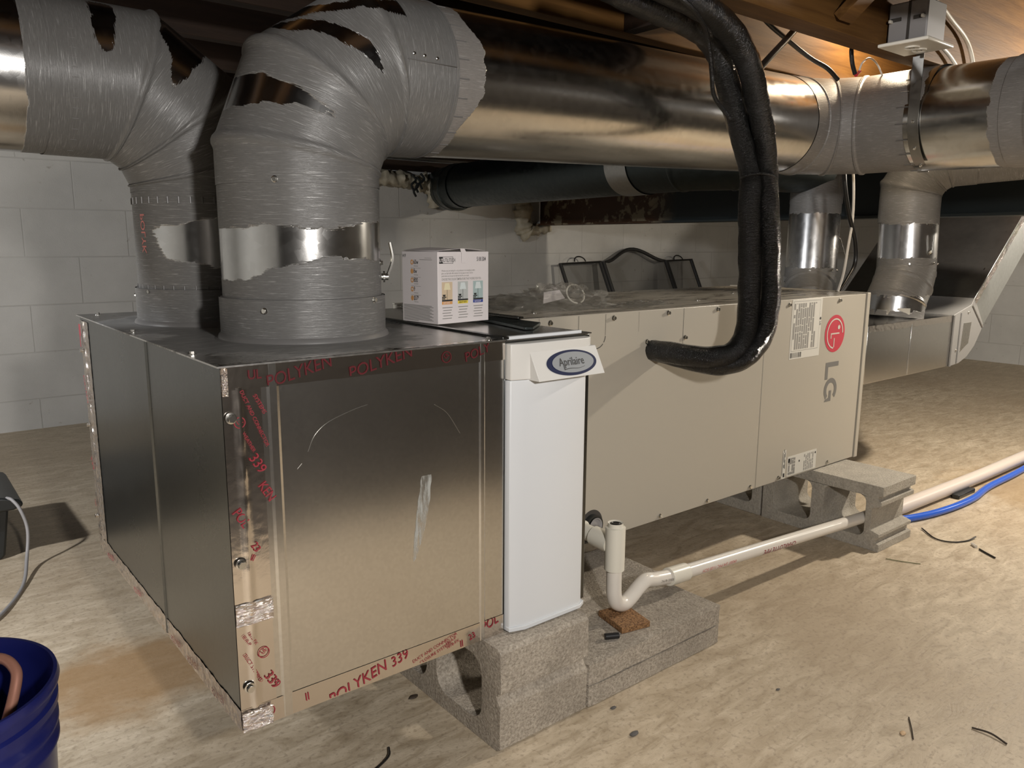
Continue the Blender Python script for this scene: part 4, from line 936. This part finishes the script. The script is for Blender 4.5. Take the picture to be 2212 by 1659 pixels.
# cork shim and bits on the pad
m = MB(); m.box(-.036, .036, -.045, .045, 0, .013, Matrix.Translation((.834, .030, .0945)) @ Matrix.Rotation(math.radians(-12), 4, 'Z')); tag(m.build('cork_shim', 'cork', None, bevel=.0012, loc=(.834, .030, .0945)), 'square piece of brown cork wedged under the white drain trap', 'shim')
m = MB(); m.cyl((.745, .000, .101), (.772, -.014, .101), .0065, 14); tag(m.build('foam_tube_scrap', 'black', None, bevel=.001, loc=(.758, -.007, .0945)), 'short black tube scrap lying on the pad left of the cork shim', 'scrap')

# ================================================================== CONDENSATE DRAIN
dr = thing('condensate_drain', 'white pvc drain with vented tee, curved trap and long pipe running to the far block', 'pipe', (.815, .045, .11))
r = .0165; tx, ty = .815, .045
m = MB(); m.lathe([(.0125, .316), (.0165, .318), (.0165, .309), (.0215, .308), (.0215, .214), (.0165, .213)], (tx, ty, 0), n=36)
m.build('tee', 'pvc', dr)
m = MB(); m.cyl((tx, ty, .3), (tx, ty, .3155), .0122, 24); m.lathe([(.004, .3158), (.007, .3162), (.008, .3175), (.010, .316)], (tx, ty, 0), n=24); m.build('vent_opening', 'black', dr)
m = MB(); m.cyl((tx, ty+.012, .267), (tx, ty+.062, .270), .0215, 32); m.cyl((tx, ty+.060, .270), (tx, ty+.10, .272), .0175, 32); m.cyl((tx, ty+.098, .272), (tx, AY-.002, .274), .0215, 32); m.build('tee_branch', 'pvc', dr)
m = MB(); m.tube([(tx, ty, .22), (tx, ty, .185), (tx+.002, ty, .155), (tx+.012, ty+.001, .134), (tx+.036, ty+.002, .1245), (tx+.060, ty+.003, .1335), (tx+.085, ty+.005, .147), (tx+.110, ty+.006, .1555), (tx+.145, ty+.008, .1480), (tx+.20, ty+.010, .139)], r, n=24, sub=8, e0=(0, 1, 0))
m.build('trap', 'pvc2', dr)
pa, pb, pc_ = V3((tx+.195, ty+.0098, .1395)), V3((1.875, .047, .0875)), V3((2.10, .056, .075))
m = MB(); dd = (pb-pa).normalized(); m.cyl(pa-dd*.004, pa+dd*.058, .0212, 32); m.build('coupling', 'pvc', dr, bevel=.001)
m = MB(); m.tube([pa, pb, pc_], r, n=56, sub=1, e0=(0, 1, 0)); m.build('drain_pipe', 'pvc2', dr)
def pipe_text(txt, a, d, rr, start, size, ang, mat, parent, name, flip=True, sx=1.0):
    v, f = glyphs(txt, .006)
    bm = bmesh.new(); bv = [bm.verts.new((a_, b_, 0)) for a_, b_ in v]
    for g_ in f:
        try: bm.faces.new([bv[i] for i in g_])
        except ValueError: pass
    for k_ in range(1, 10): bmesh.ops.bisect_plane(bm, geom=bm.verts[:]+bm.edges[:]+bm.faces[:], plane_co=(0, -.2+k_*.12, 0), plane_no=(0, 1, 0))
    bm.verts.index_update(); v = [(q_.co.x, q_.co.y) for q_ in bm.verts]; f = [tuple(q_.index for q_ in g_.verts) for g_ in bm.faces]; bm.free()
    e = V3((0, -1, 0)); e = (e-d*e.dot(d)).normalized(); g = d.cross(e); out = []   # e faces the camera side
    for x, y in v:
        u = -x*size*sx if flip else x*size*sx; h = (-y if flip else y)*size/rr
        th = math.radians(ang)+h; nn = e*math.cos(th)+V3((0, 0, 1))*math.sin(th); nn = (nn-d*nn.dot(d)).normalized()
        out.append(a+d*(start+u)+nn*(rr+.0006))
    m = MB(); m.add(out, f); return m.build(name, mat, parent)
pipe_text('CHARLOTTE PIPE', pa, dd, r, .50, .020, 8, 'redink', dr, 'pipe_print', sx=.95)
pipe_text('04307 3/4 PVC 1120 SCH', pa, dd, r, .235, .0125, 4, 'redpale', dr, 'pipe_print', sx=1.0)
pipe_text('SCHEDULE 40 PVC', V3((tx+.12, ty+.007, .1555)), V3((.98, .02, -.17)).normalized(), r, .085, .009, 0, 'inkgrey', dr, 'pipe_print', sx=.8)

wp = thing('large_white_pipe', 'thick pinkish white pipe lying on the floor, running right from behind the far block', 'pipe', (2.3, .087, .0))
m = MB(); m.tube([(2.17, .100, .028), (2.8, .080, .028), (3.4, .075, .028), (4.6, .06, .027)], .0240, n=28, sub=8, e0=(0, 0, 1)); m.build('pipe_body', 'pvcp', wp)
pipe_text('CHARLOTTE PIPE  PVC DWV', V3((2.2, .098, .028)), V3((1, -.025, 0)).normalized(), .0242, .66, .024, 5, 'redpale', wp, 'pipe_print')
m = MB(); m.tube([(2.085, .09, .014), (2.25, .035, .013), (2.41, .008, .0125), (2.6, .002, .012), (2.80, .022, .012), (3.2, .032, .012), (4.2, .10, .012)], .0115, n=18, sub=8, e0=(0, 0, 1)); tag(m.build('blue_tube', 'bluetube', None, loc=(2.6, .02, 0)), 'blue plastic water tube curving over the floor in front of the thick white pipe', 'tube')
m = MB(); m.box(2.58, 2.72, .040, .066, .0, .016); m.box(2.60, 2.70, .050, .100, .0, .010); tag(m.build('pipe_wedge', 'blackplastic', None, bevel=.003, loc=(2.65, .06, 0)), 'small black plastic wedge against the thick white pipe', 'wedge')

# ================================================================== RETURN DUCTWORK ON THE RIGHT
rb = thing('return_duct_box', 'low galvanised rectangular return duct running from the far end of the air handler', 'duct', (2.14, .2, .443))
MB().box(2.138, 2.775, .202, .722, .443, .633).build('duct_body', 'galv_box', rb, bevel=.001)
MB().prism([(.449, -.0001), (.630, -.0001)], 2.36, 2.3612, 'x') if False else None
m = MB(); m.box(2.44, 2.447, .1995, .2025, .445, .622); m.build('standing_seam', 'galv_box', rb, bevel=.0008)
crumpled_strip((2.14, .202, .634), (2.765, .202, .634), (0, 0, -1), .022, (0, -1, 0), nu=90, parent=rb, seed=51, amp=.0006, edge=.002)
crumpled_strip((2.14, .202, .6335), (2.765, .202, .6335), (0, 1, 0), .018, (0, 0, 1), nu=90, parent=rb, seed=53, amp=.0006, edge=.002)
# sealed elbow fitting, then the duct slants up to the joists
prof = [(2.775, .441), (2.86, .446), (2.93, .466), (2.99, .503), (3.04, .560), (3.055, .585), (2.945, .693), (2.925, .668), (2.775, .636)]
m = MB(); m.prism(prof, .199, .725, 'y'); m.build('corner_fitting', 'plain_mast2', rb, bevel=.002)
m = MB()
for a, b in (((2.776, .442), (2.776, .634)), ((2.835, .452), (2.835, .64)), ((2.93, .665), (3.045, .575))):
    m.tube([(a[0], .198, a[1]), (b[0], .198, b[1])], .004, n=8, sub=2)
m.build('fitting_rib', 'plain_mast2', rb)
MB().prism([(2.855, .49), (2.925, .52), (2.935, .60), (2.865, .60)], .1975, .200, 'y').build('bare_window', 'galv', rb)
dx = V3((.80, 0, .60)); inn = V3((2.945, 0, .690)); out = V3((3.055, 0, .580)); Ls = 1.12
iu = inn+V3((.405, 0, .335))*(Ls/.52*.42+.9); ou = out+V3((.405, 0, .335))*(Ls/.52*.42+.9)
m = MB(); m.prism([(inn.x, inn.z), (out.x, out.z), (ou.x, ou.z), (iu.x, iu.z)], .2, .723, 'y')
zc_ = 1.367
def cutz(a, b): t = (zc_-a.z)/(b.z-a.z); return a.lerp(b, t)
ic, oc = cutz(inn, iu), cutz(out, ou)
m = MB(); m.prism([(inn.x, inn.z), (out.x, out.z), (oc.x, oc.z), (ic.x, ic.z)], .2, .723, 'y'); m.build('slanted_duct', 'galv_light', rb, bevel=.001)
vs = [V3((p.x, y, p.z))+V3((-.6, 0, .8))*.0012 for p in (inn, ic) for y in (.2, .723)]; m = MB(); m.add(vs+[v+V3((-.6, 0, .8))*.001 for v in vs], [(0, 1, 3, 2), (4, 6, 7, 5), (0, 2, 6, 4), (1, 5, 7, 3), (0, 4, 5, 1), (2, 3, 7, 6)]); m.build('upper_panel', 'galv_smooth', rb)
crumpled_strip((inn.x, .2, inn.z), (ic.x, .2, ic.z), (.6, 0, -.8), .030, (0, -1, 0), nu=120, parent=rb, seed=57, amp=.0016, mat='foilc', edge=.003)
crumpled_strip((inn.x, .2, inn.z), (ic.x, .2, ic.z), (0, 1, 0), .030, (-.6, 0, .8), nu=120, parent=rb, seed=59, amp=.0016, mat='foilc', edge=.003)
for x, z in ((2.82, .50), (2.90, .64)): screw_at((x, .1985, z), (0, -1, 0), rb, .004)

def small_mast(lo, hi):
    def f(a, v, p):
        z = p.z+.006*nz(a*2.5, 3)+.004*nz(a*9, 1); return .0 if lo < z < hi else .70+.15*nz(a*3, p.z*20)
    return f
def riser(name, label, base, mid, top, r, win, topdir=None, foot=None):
    t = thing(name, label, 'duct', (foot[0].x, foot[0].y, foot[0].z))
    F = [V3(p) for p in foot]+[V3(mid)]
    m = MB(); dirs = [(F[i+1]-F[i]).normalized() for i in range(len(F)-1)]
    pl_n = V3((0, 1, 0))
    sweep(m, F, dirs, r+.001, pl_n, mastf=small_mast(win[2], win[3]), step=.01, n=96, bead=.0028); m.build('boot_elbow', 'mast_small', t)
    m = MB(); M_, T_ = V3(mid), V3(top); sweep(m, [M_-(T_-M_).normalized()*.02, T_], [(T_-M_).normalized()], r, pl_n, mastf=small_mast(win[0], win[1]), step=.004, n=96); m.build('riser_pipe', 'mast_small', t)
    m = MB()
    for k in range(30):
        a = 2*math.pi*k/30; n_ = V3((math.cos(a), math.sin(a), 0)); c = M_+n_*(r+.0004); m.tube([c+V3((0, 0, .002)), c+V3((0, 0, -.018))], .0014, n=5, sub=2)
    m.build('crimp_ribs', 'plain_mast2', t)
    for az, dz in ((-150, .03), (-95, .032), (-60, .03)):
        a = math.radians(az); n_ = V3((math.cos(a), math.sin(a), 0)); screw_at(M_+n_*r+V3((0, 0, dz)), n_, t, .0038)
    m = MB(); sl = T_-(T_-M_).normalized()*.001
    sweep(m, [T_-V3((0, 0, .11)), T_], [(0, 0, 1)], r+.0022, pl_n, mastf=lambda a, v, p: .75 if p.z > win[1]+.004*nz(a*6, 1) else 0, step=.005, n=96); m.build('collar_sleeve', 'mast_small', t)
    return t
rB = riser('right_branch_riser', 'small round riser duct with damper handle rising from the low return duct box', None, (2.622, .322, .795), (2.640, .340, 1.08), .100, (.845, .965, .66, .715), foot=[V3((2.545, .318, .632)), V3((2.552, .318, .69)), V3((2.60, .320, .745))])
def handle(t, c, nrm, down):
    m = MB(); m.cyl(c, c+nrm*.010, .0035, 10); m.cyl(c+nrm*.004, c+nrm*.006, .008, 12)
    m.build('damper_pin', 'screw', t)
    m = MB(); m.tube([c+nrm*.009, c+nrm*.011+down*.5, c+nrm*.012+down], .0042, n=8, flat=.4); m.build('damper_handle', 'screw', t)
a = math.radians(-108); n_ = V3((math.cos(a), math.sin(a), 0)); handle(rB, V3((2.625, .327, .865))+n_*.1, n_, V3((0, 0, .062)))
# its top elbow and the branch leaving to the right
BE = V3((2.640, .340, 1.08)); hd = V3((.36, -.93, .04)).normalized(); e1b = hd.cross(V3((0, 0, 1))).normalized()
def mixd(t): return (V3((0, 0, 1))*math.cos(math.radians(t))+hd*math.sin(math.radians(t))).normalized()
m = MB(); b1 = BE+mixd(0)*.012; b2 = b1+mixd(30)*.075; b3 = b2+mixd(60)*.075; b4 = b3+mixd(88)*.10
sweep(m, [BE-V3((0, 0, .01)), b1, b2, b3, b4], [mixd(0), mixd(30), mixd(60), mixd(88)], .102, e1b, mastf=lambda a, v, p: .8+.1*nz(p.x*20, p.z*20), step=.008, n=96, bead=.003); m.build('top_elbow', 'mast_small', rB)
m = MB(); sweep(m, [b4-mixd(88)*.01, b4+mixd(88)*.42], [mixd(88)], .100, e1b, mastf=lambda a, v, p: .62+.5*nz(v*7, a*1.3), step=.01, n=96); m.build('branch_pipe', 'mast_small', rB)
rA = riser('rear_branch_riser', 'small round riser duct behind the air handler with the cables beside it', None, (2.59, .685, .760), (2.640, .712, 1.16), .098, (.80, 1.01, .64, .66), foot=[V3((2.50, .62, .632)), V3((2.51, .625, .67)), V3((2.565, .668, .715))])
a = math.radians(-50); n_ = V3((math.cos(a), math.sin(a), 0)); handle(rA, V3((2.61, .70, .915))+n_*.098, n_, V3((.02, -.01, -.065)))
BE = V3((2.640, .712, 1.16)); m = MB(); hd = V3((-.35, .94, 0)).normalized(); e1b = hd.cross(V3((0, 0, 1))).normalized()
b1 = BE+V3((0, 0, .02)); b2 = b1+mixd(45)*.08; b3 = b2+mixd(90)*.8
sweep(m, [BE-V3((0, 0, .01)), b1, b2, b3], [mixd(0), mixd(45), mixd(90)], .099, e1b, mastf=lambda a, v, p: .7, step=.02, n=72); m.build('top_elbow', 'mast_small', rA)
dc = Decal((0, 0, 0), (1, 0, 0), (0, 0, 1)); m = MB(); th0 = math.radians(-150)
stv = []; 
for i in range(7):
    th = th0+.42*i/6; n_ = V3((math.cos(th), math.sin(th), 0))
    for zz in (.650, .672): stv.append(V3((2.552, .318, zz))+n_*.1042)
m.add(stv, [(2*i, 2*i+2, 2*i+3, 2*i+1) for i in range(6)]); m.build('sticker', 'paper', rB)

# ================================================================== DARK DUCT AND STEEL BEAM AT THE BACK
bdk = thing('rear_dark_duct', 'dark unlit round duct running from its elbow at the back wall behind the shiny trunk', 'duct', (2.45, 2.9, 1.2))
A0, A1 = V3((2.46, 2.95, 1.215)), V3((2.14, .98, 1.215)); A2 = V3((2.22, .80, 1.215)); A3 = V3((2.62, .715, 1.215))
dkd = (A1-A0).normalized(); 
m = MB(); sweep(m, [A0, A1, A2, A3], [dkd, (A2-A1).normalized(), (A3-A2).normalized()], .125, (0, 0, 1), step=.1, n=72); m.build('pipe', 'galv_old', bdk)
m = MB(); eA = A0-dkd*.02
def dmix(t): return (dkd*math.cos(math.radians(t))+V3((0, 1, 0)).cross(V3((0, 0, 1)))*0+V3((.25, -.10, 0))*0+(-dkd.cross(V3((0, 0, 1))))*math.sin(math.radians(t))).normalized()
sweep(m, [V3((2.54, 3.22, 1.215)), V3((2.50, 3.06, 1.21)), A0, A0+dkd*.1], [V3((-.04, -.16, -.005)), V3((-.04, -.11, -.005)), dkd], .130, (0, 0, 1), step=.03, n=72); m.build('wall_elbow', 'galv_old', bdk)
m = MB(); c = A0.lerp(A1, .86); sweep(m, [c-dkd*.07, c+dkd*.07], [dkd], .129, (0, 0, 1), step=.03, n=72); m.build('coupling_band', 'galv', bdk)
c2_ = c+dkd*.04; m = MB(); m.tube([c2_+V3((0, 0, -.1))+V3((0, 0, 0)), c2_+V3((0, 0, .16))], .0015, n=6); m.build('hanger_wire', 'screw', bdk)

sb = thing('steel_beam', 'dark painted steel girder with rusty patch set into the back wall pocket', 'beam', (3.0, 1.6, 1.0)); sb['kind'] = 'thing'
bA, bB = V3((3.285, 3.215, 1.0)), V3((2.84, -.45, 1.0)); bD = (bB-bA); bN = V3((-bD.y, bD.x, 0)).normalized()
if bN.x > 0: bN = -bN
bN = -bN
def beam(p0, p1, w0, w1, z0, z1, nm):
    m = MB(); vs = [p+bN*w_+V3((0, 0, z_)) for p in (p0, p1) for (w_, z_) in ((w0, z0), (w1, z0), (w1, z1), (w0, z1))]
    m.add(vs, [(0, 1, 2, 3), (7, 6, 5, 4), (0, 4, 5, 1), (1, 5, 6, 2), (2, 6, 7, 3), (3, 7, 4, 0)]); return m.build(nm, 'beam', sb, bevel=.0015)
bB2 = bA+bD.normalized()*3.33
beam(bA, bB2, 0, .13, 0, .012, 'bottom_flange'); beam(bA, bB2, 0, .13, .355, .367, 'top_flange'); beam(bA, bB2, (.058), .070, .012, .355, 'web')
def lumpy(pts, rad, name, label, seed, n=16):
    m = MB(); m.tube(pts, lambda q: rad*(1+.35*nz(q*5, seed)+.22*nz(q*17, seed)), n=n, sub=8, jit=.55, seed=seed)
    return tag(m.build(name, 'foam', None, loc=pts[0], smooth_ang=80), label, 'spray foam')
lumpy([(3.17, 3.20, 1.17), (3.175, 3.19, 1.10), (3.17, 3.19, 1.02), (3.19, 3.19, .965), (3.22, 3.19, .945)],   .055, 'spray_foam', 'cream spray foam bead sealing the left edge of the steel beam pocket', 2)
lumpy([(3.23, 3.20, .955), (3.32, 3.195, .968), (3.42, 3.205, .985)], .028, 'spray_foam', 'thin tongue of spray foam under the end of the steel beam', 6)
lumpy([(1.95, 3.19, 1.265), (2.08, 3.185, 1.262), (2.2, 3.185, 1.255), (2.32, 3.185, 1.25), (2.38, 3.185, 1.235)], .042, 'spray_foam', 'cream spray foam along the wall top beside the dark duct elbow', 8)
lumpy([(2.375, 3.17, 1.245), (2.41, 3.165, 1.20), (2.425, 3.17, 1.15), (2.44, 3.175, 1.10)], .034, 'spray_foam', 'drooping spray foam bead down the wall left of the dark duct', 12)
# band joist on top of the block wall
MB().box(XL, XR, YB-.02, YB, 1.31, 1.37).build('sill_plate', 'wood_dark', ceil)
m = MB()
for k, (x, z) in enumerate(((2.24, 1.25), (2.27, 1.24), (2.255, 1.215), (2.30, 1.26))): m.tube([(x, 3.11, z+.03), (x+.02, 3.10, z), (x-.01, 3.10, z-.03), (x+.01, 3.11, z-.06)], .007, n=7)
tag(m.build('cable_bundle', 'blackplastic', None, loc=(2.26, 3.11, 1.2)), 'small tangle of black wire hanging at the wall top over the foam', 'wire')

# ================================================================== FIREPLACE SCREEN
fs = thing('fireplace_screen', 'folding black metal fireplace screen with arched centre panel leaning on the back wall', 'fireplace screen', (4.2, 3.0, 0))
def fsP(x, z, side=0): return V3((x+(.74-z)*.08, 3.12-(.74-z)*.42+side, z))
def panel(pts, nm, yo=0):
    m = MB(); loop = [fsP(x, z, yo) for x, z in pts]
    m.tube(loop+[loop[0]], .014, n=8, sub=1, e0=(0, 1, .1)); f = m.build('panel_frame', 'mesh_frame', fs)
    m = MB(); m.add(loop, [tuple(range(len(loop)))]); m.build('mesh_panel', 'screen', f)
panel([(3.46, .03), (3.46, .735), (3.86, .745), (3.86, .03)], 'l')
arch = [(3.885, .03), (3.885, .745), (3.94, .748)]+[(3.94+.59*t, .748+.088*math.sin(math.pi*t)**1.4) for t in np.linspace(.06, .94, 16)]+[(4.53, .748), (4.585, .745), (4.585, .03)]
panel(arch, 'c', -.01)
panel([(4.61, .03), (4.61, .745), (4.92, .750), (4.92, .03)], 'r')
for x0 in (3.66, 4.76):
    m = MB(); m.tube([fsP(x0+.055*math.cos(a), .75+.035*math.sin(a)) for a in np.linspace(0, math.pi, 9)], .005, n=6, sub=2); m.build('lift_handle', 'mesh_frame', fs)

# ================================================================== JUNCTION BOX AND CABLES
jb = thing('junction_box', 'grey plastic junction box with white outlet cover hanging on the front joist', 'electrical box', (1.68, -.08, 1.36))
MB().box(1.632, 1.728, -.126, -.034, 1.372, 1.462).build('box_body', 'boxgrey', jb, bevel=.003)
pt = MB().box(1.610, 1.748, -.142, -.022, 1.363, 1.3715).build('outlet_cover', 'plate', jb, bevel=.003, seg=3)
m = MB(); 
for x in (1.662, 1.700): m.lathe([(0, 0), (.0155, 0), (.0165, -.002), (.0165, .003)], (x, -.082, 1.3618), (0, 0, 1), n=24)
m.build('receptacle_face', 'plate', pt)
m = MB()
for x in (1.662, 1.700):
    for dy in (-.005, .005): m.box(x-.004, x+.004, -.082+dy-.0007, -.082+dy+.0007, 1.3594, 1.3600)
m.build('receptacle_slots', 'ink', pt)
m = MB(); m.box(1.6305, 1.6325, -.086, -.080, 1.372, 1.462); m.box(1.6285, 1.632, -.120, -.095, 1.418, 1.426); m.box(1.6285, 1.632, -.065, -.040, 1.420, 1.428); m.build('box_rib', 'groove', jb)
m = MB(); m.box(1.618, 1.631, -.046, -.040, 1.417, 1.424); m.box(1.618, 1.631, -.122, -.116, 1.417, 1.424); m.build('mounting_tab', 'plate', jb, bevel=.001)
def wire(name, label, pts, r, mat, sub=10):
    m = MB(); m.tube(pts, r, n=10, sub=sub); return tag(m.build(name, mat, None, loc=pts[0]), label, 'cable')
wire('sheathed_cable', 'upper white cable arching right along the front joist from the junction box', [(1.715, -.060, 1.462), (1.735, -.048, 1.500), (1.80, -.040, 1.515), (1.88, -.040, 1.505), (1.96, -.040, 1.480), (2.04, -.040, 1.455), (2.09, -.040, 1.425), (2.13, -.040, 1.375), (2.16, -.040, 1.33)], .0055, 'whitewire')
wire('sheathed_cable', 'lower white cable running along the front joist behind the outlet cover', [(1.728, -.045, 1.430), (1.80, -.040, 1.428), (1.88, -.040, 1.415), (1.96, -.040, 1.395), (2.02, -.040, 1.368), (2.06, -.040, 1.335)], .005, 'whitewire')
wire('white_wire', 'thin white wire looping above the trunk beside the red wire nut', [(1.758, .10, 1.345), (1.775, .10, 1.372), (1.81, .10, 1.388), (1.85, .10, 1.380), (1.885, .10, 1.355), (1.90, .10, 1.335)], .0024, 'whitewire')
wire('black_cable', 'black cable dropping from the joist to the trunk top by the red wire nut', [(1.708, .09, 1.42), (1.700, .09, 1.405), (1.695, .09, 1.388), (1.705, .09, 1.358), (1.722, .09, 1.335)], .0055, 'blackwire')
wire('black_cable', 'black cable sloping down from the joist to the wrapped refrigerant lines', [(1.52, .12, 1.44), (1.46, .11, 1.405), (1.40, .10, 1.365), (1.32, .085, 1.315), (1.20, .065, 1.235)], .008, 'blackwire')
wire('black_cable', 'dark cable sagging from the joist to the trunk top left of the wire nut', [(1.34, .16, 1.46), (1.42, .16, 1.425), (1.50, .155, 1.398), (1.60, .15, 1.368), (1.67, .14, 1.350), (1.71, .13, 1.325)], .006, 'blackwire')
m = MB(); m.cyl((1.745, .10, 1.337), (1.765, .10, 1.349), .0055, 12, .004); tag(m.build('wire_nut', 'redcap', None, loc=(1.75, .10, 1.34)), 'red wire nut on the conductors above the trunk', 'wire nut')
m = MB()
for (x, y) in ((1.70, -.05), (1.69, -.058)): m.tube([(x, y, 1.462), (x+.01, y, 1.49), (x+.03, y+.004, 1.53)], .0022, n=6)
tag(m.build('loose_conductor', 'whitewire', None, loc=(1.70, -.05, 1.47)), 'loose white conductors sticking up from the junction box', 'wire')
wire('white_cable', 'white cable hanging past the rear riser down into the air handler top', [(2.13, .31, 1.20), (2.150, .30, 1.10), (2.165, .30, .98), (2.15, .30, .88), (2.135, .30, .80), (2.108, .30, .7405)], .0045, 'whitewire')
wire('black_cable', 'black cable hanging past the rear riser down into the air handler top', [(2.09, .31, 1.20), (2.10, .30, 1.08), (2.14, .30, .99), (2.195, .30, .90), (2.205, .30, .83), (2.165, .30, .78), (2.122, .30, .7405)], .007, 'blackwire')
hs = thing('duct_hanger', 'perforated metal strap holding the trunk below the outlet cover', 'strap', (1.805, -.03, 1.36))
m = MB(); cx_, cz_, rr = 1.9405, zE-.008, R_+.0055; vs = []; path = [(cx_-rr, 1.40), (cx_-rr, 1.34), (cx_-rr, 1.27)]+[(cx_+rr*math.cos(math.radians(a)), cz_+rr*math.sin(math.radians(a))) for a in range(180, 246, 6)]
for x, z in path: vs += [(x, -.048, z), (x, -.020, z), (x+.0016, -.020, z), (x+.0016, -.048, z)]
m.add(vs, [(4*i+k, 4*i+(k+1) % 4, 4*i+4+(k+1) % 4, 4*i+4+k) for i in range(len(path)-1) for k in range(4)]+[(0, 1, 2, 3), (len(vs)-1, len(vs)-2, len(vs)-3, len(vs)-4)]); m.build('strap_band', 'strap', hs)
for a in (186, 215, 240):
    n_ = V3((math.cos(math.radians(a)), 0, math.sin(math.radians(a)))); screw_at(V3((cx_, -.034, cz_))+n_*(rr), n_, hs, .0032, 'rivet')

# ================================================================== LEFT FOREGROUND
BX, BY, BZ = -.350, .165, .315
bk = thing('blue_bucket', 'dark blue ribbed plastic bucket cut off by the lower left edge', 'bucket', (BX, BY, 0))
prof = [(0, .004), (.122, .004), (.126, .0), (.129, .004), (.140, .215), (.1445, .217), (.1445, .224), (.1405, .228), (.1410, .240), (.1455, .242), (.1455, .250), (.1415, .254), (.1420, .268), (.1470, .270), (.1475, .280), (.1430, .284), (.1435, .298), (.150, .300), (.1515, .306), (.149, BZ), (.1445, BZ), (.1420, .300), (.138, .25), (.127, .012), (0, .010)]
m = MB(); m.lathe(prof, (BX, BY, 0), n=96); m.build('bucket_body', 'bucket', bk, smooth_ang=50)
ct = thing('copper_offcut', 'bent pinkish copper tube standing inside the blue bucket', 'tube', (BX+.03, BY, .012))
m = MB(); m.tube([(BX-.01, BY-.07, .03), (BX+.06, BY-.035, .20), (BX+.098, BY+.02, .272), (BX+.102, BY+.045, .296), (BX+.080, BY+.075, .303), (BX+.02, BY+.09, .285), (BX-.06, BY+.09, .22)], .0075, n=14, sub=8); m.build('tube_body', 'copper', ct)
m = MB(); m.cyl((BX+.085, BY-.085, .24), (BX+.095, BY-.065, .262), .011, 12); m.cyl((BX+.082, BY-.09, .23), (BX+.086, BY-.083, .242), .008, 12); tag(m.build('hose_fitting', 'screw', None, bevel=.001, loc=(BX+.09, BY-.08, .24)), 'shiny metal fitting near the bottom of the copper tube in the bucket', 'fitting')
kc = thing('black_tool_case', 'black plastic case with rounded lip at the left edge above the bucket', 'case', (-.36, 1.64, 0))
m = MB(); m.prism([(-.60, .0), (-.142, .0), (-.132, .012), (-.112, .150), (-.60, .150)], 1.50, 1.78, 'y'); m.build('case_body', 'blackplastic', kc, bevel=.006)
m = MB(); m.prism([(-.60, .150), (-.105, .150), (-.084, .156), (-.080, .166), (-.090, .178), (-.130, .190), (-.60, .205)], 1.46, 1.80, 'y'); m.build('case_lid', 'blackplastic', kc, bevel=.006, seg=3)
wire('grey_cord', 'pale grey cord hanging from the black case down to the floor', [(-.118, 1.47, .186), (-.107, 1.455, .182), (-.092, 1.435, .155), (-.082, 1.42, .10), (-.095, 1.38, .035), (-.125, 1.25, .006), (-.19, 1.10, .006), (-.27, 1.0, .006)], .0045, 'boxgrey')

# ================================================================== FLOOR LITTER
def twig(name, label, pts, r, mat, cat='debris', group=None):
    m = MB(); m.tube([(x, y, z) for x, y, z in pts], r, n=6, sub=5); return tag(m.build(name, mat, None, loc=pts[0]), label, cat, group)
twig('wire_scrap', 'curved dark wire scrap on the floor right of the far block', [(2.175, -.010, .004), (2.12, -.075, .003), (2.13, -.12, .003), (2.18, -.145, .003), (2.225, -.15, .006)], .0022, 'blackwire')
twig('wire_scrap', 'short black wire scrap beside the white chip right of the far block', [(2.135, -.195, .003), (2.115, -.225, .003), (2.10, -.25, .003)], .0028, 'blackwire')
twig('cable_clip', 'tiny white plastic offcut on the floor right of the far block', [(2.16, -.165, .004), (2.145, -.182, .004)], .0048, 'whitewire')
twig('wire_scrap', 'black wire stub on the floor near the lower left centre edge', [(.285, .085, .003), (.272, .062, .006), (.248, .052, .003), (.225, .045, .003)], .0022, 'blackwire')
twig('roofing_nail', 'small dark nail lying on the floor at lower right', [(1.115, -.455, .002), (1.082, -.475, .003), (1.052, -.492, .002)], .0011, 'twig')
twig('twig', 'thin brown twig on the floor near the lower right corner', [(1.175, -.545, .002), (1.180, -.575, .004), (1.172, -.605, .002)], .0018, 'twig')
twig('twig', 'bent dark twig further up the right floor', [(1.585, -.515, .002), (1.53, -.53, .003), (1.50, -.55, .002)], .0014, 'twig')
twig('grass_blade', 'dry green blade lying in front of the far block', [(1.845, -.055, .002), (1.86, -.09, .002), (1.885, -.135, .002)], .0012, 'grass')
def chip(name, label, x, y, s, mat, seed, cat='debris'):
    bm = bmesh.new(); bmesh.ops.create_icosphere(bm, subdivisions=2, radius=1); vs = [V3((x+v.co.x*s*(1+.5*nz(v.co.x*2+seed, v.co.y*2)), y+v.co.y*s*.6*(1+.5*nz(v.co.y*2, seed)), max(.0, s*.25+v.co.z*s*.3))) for v in bm.verts]
    bm.verts.index_update(); m = MB(); m.add(vs, [tuple(v.index for v in f.verts) for f in bm.faces]); bm.free(); return tag(m.build(name, mat, None, loc=(x, y, 0), smooth_ang=20), label, cat)
chip('stone_chip', 'small dark stone chip on the floor in front of the near block', .692, -.079, .007, 'stone', 1)
chip('stone_chip', 'grey stone chip on the floor below the stacked pads', .662, -.161, .010, 'stone', 4)
chip('wood_chip', 'pale wood chip on the floor at the lower right', 1.056, -.471, .008, 'chip', 6)
chip('stone_chip', 'tiny dark stone chip in the middle of the right floor', 1.003, -.243, .005, 'stone', 8)
chip('leaf_fragment', 'dark leaf fragment beside the near block on its left', .405, .195, .010, 'twig', 11)
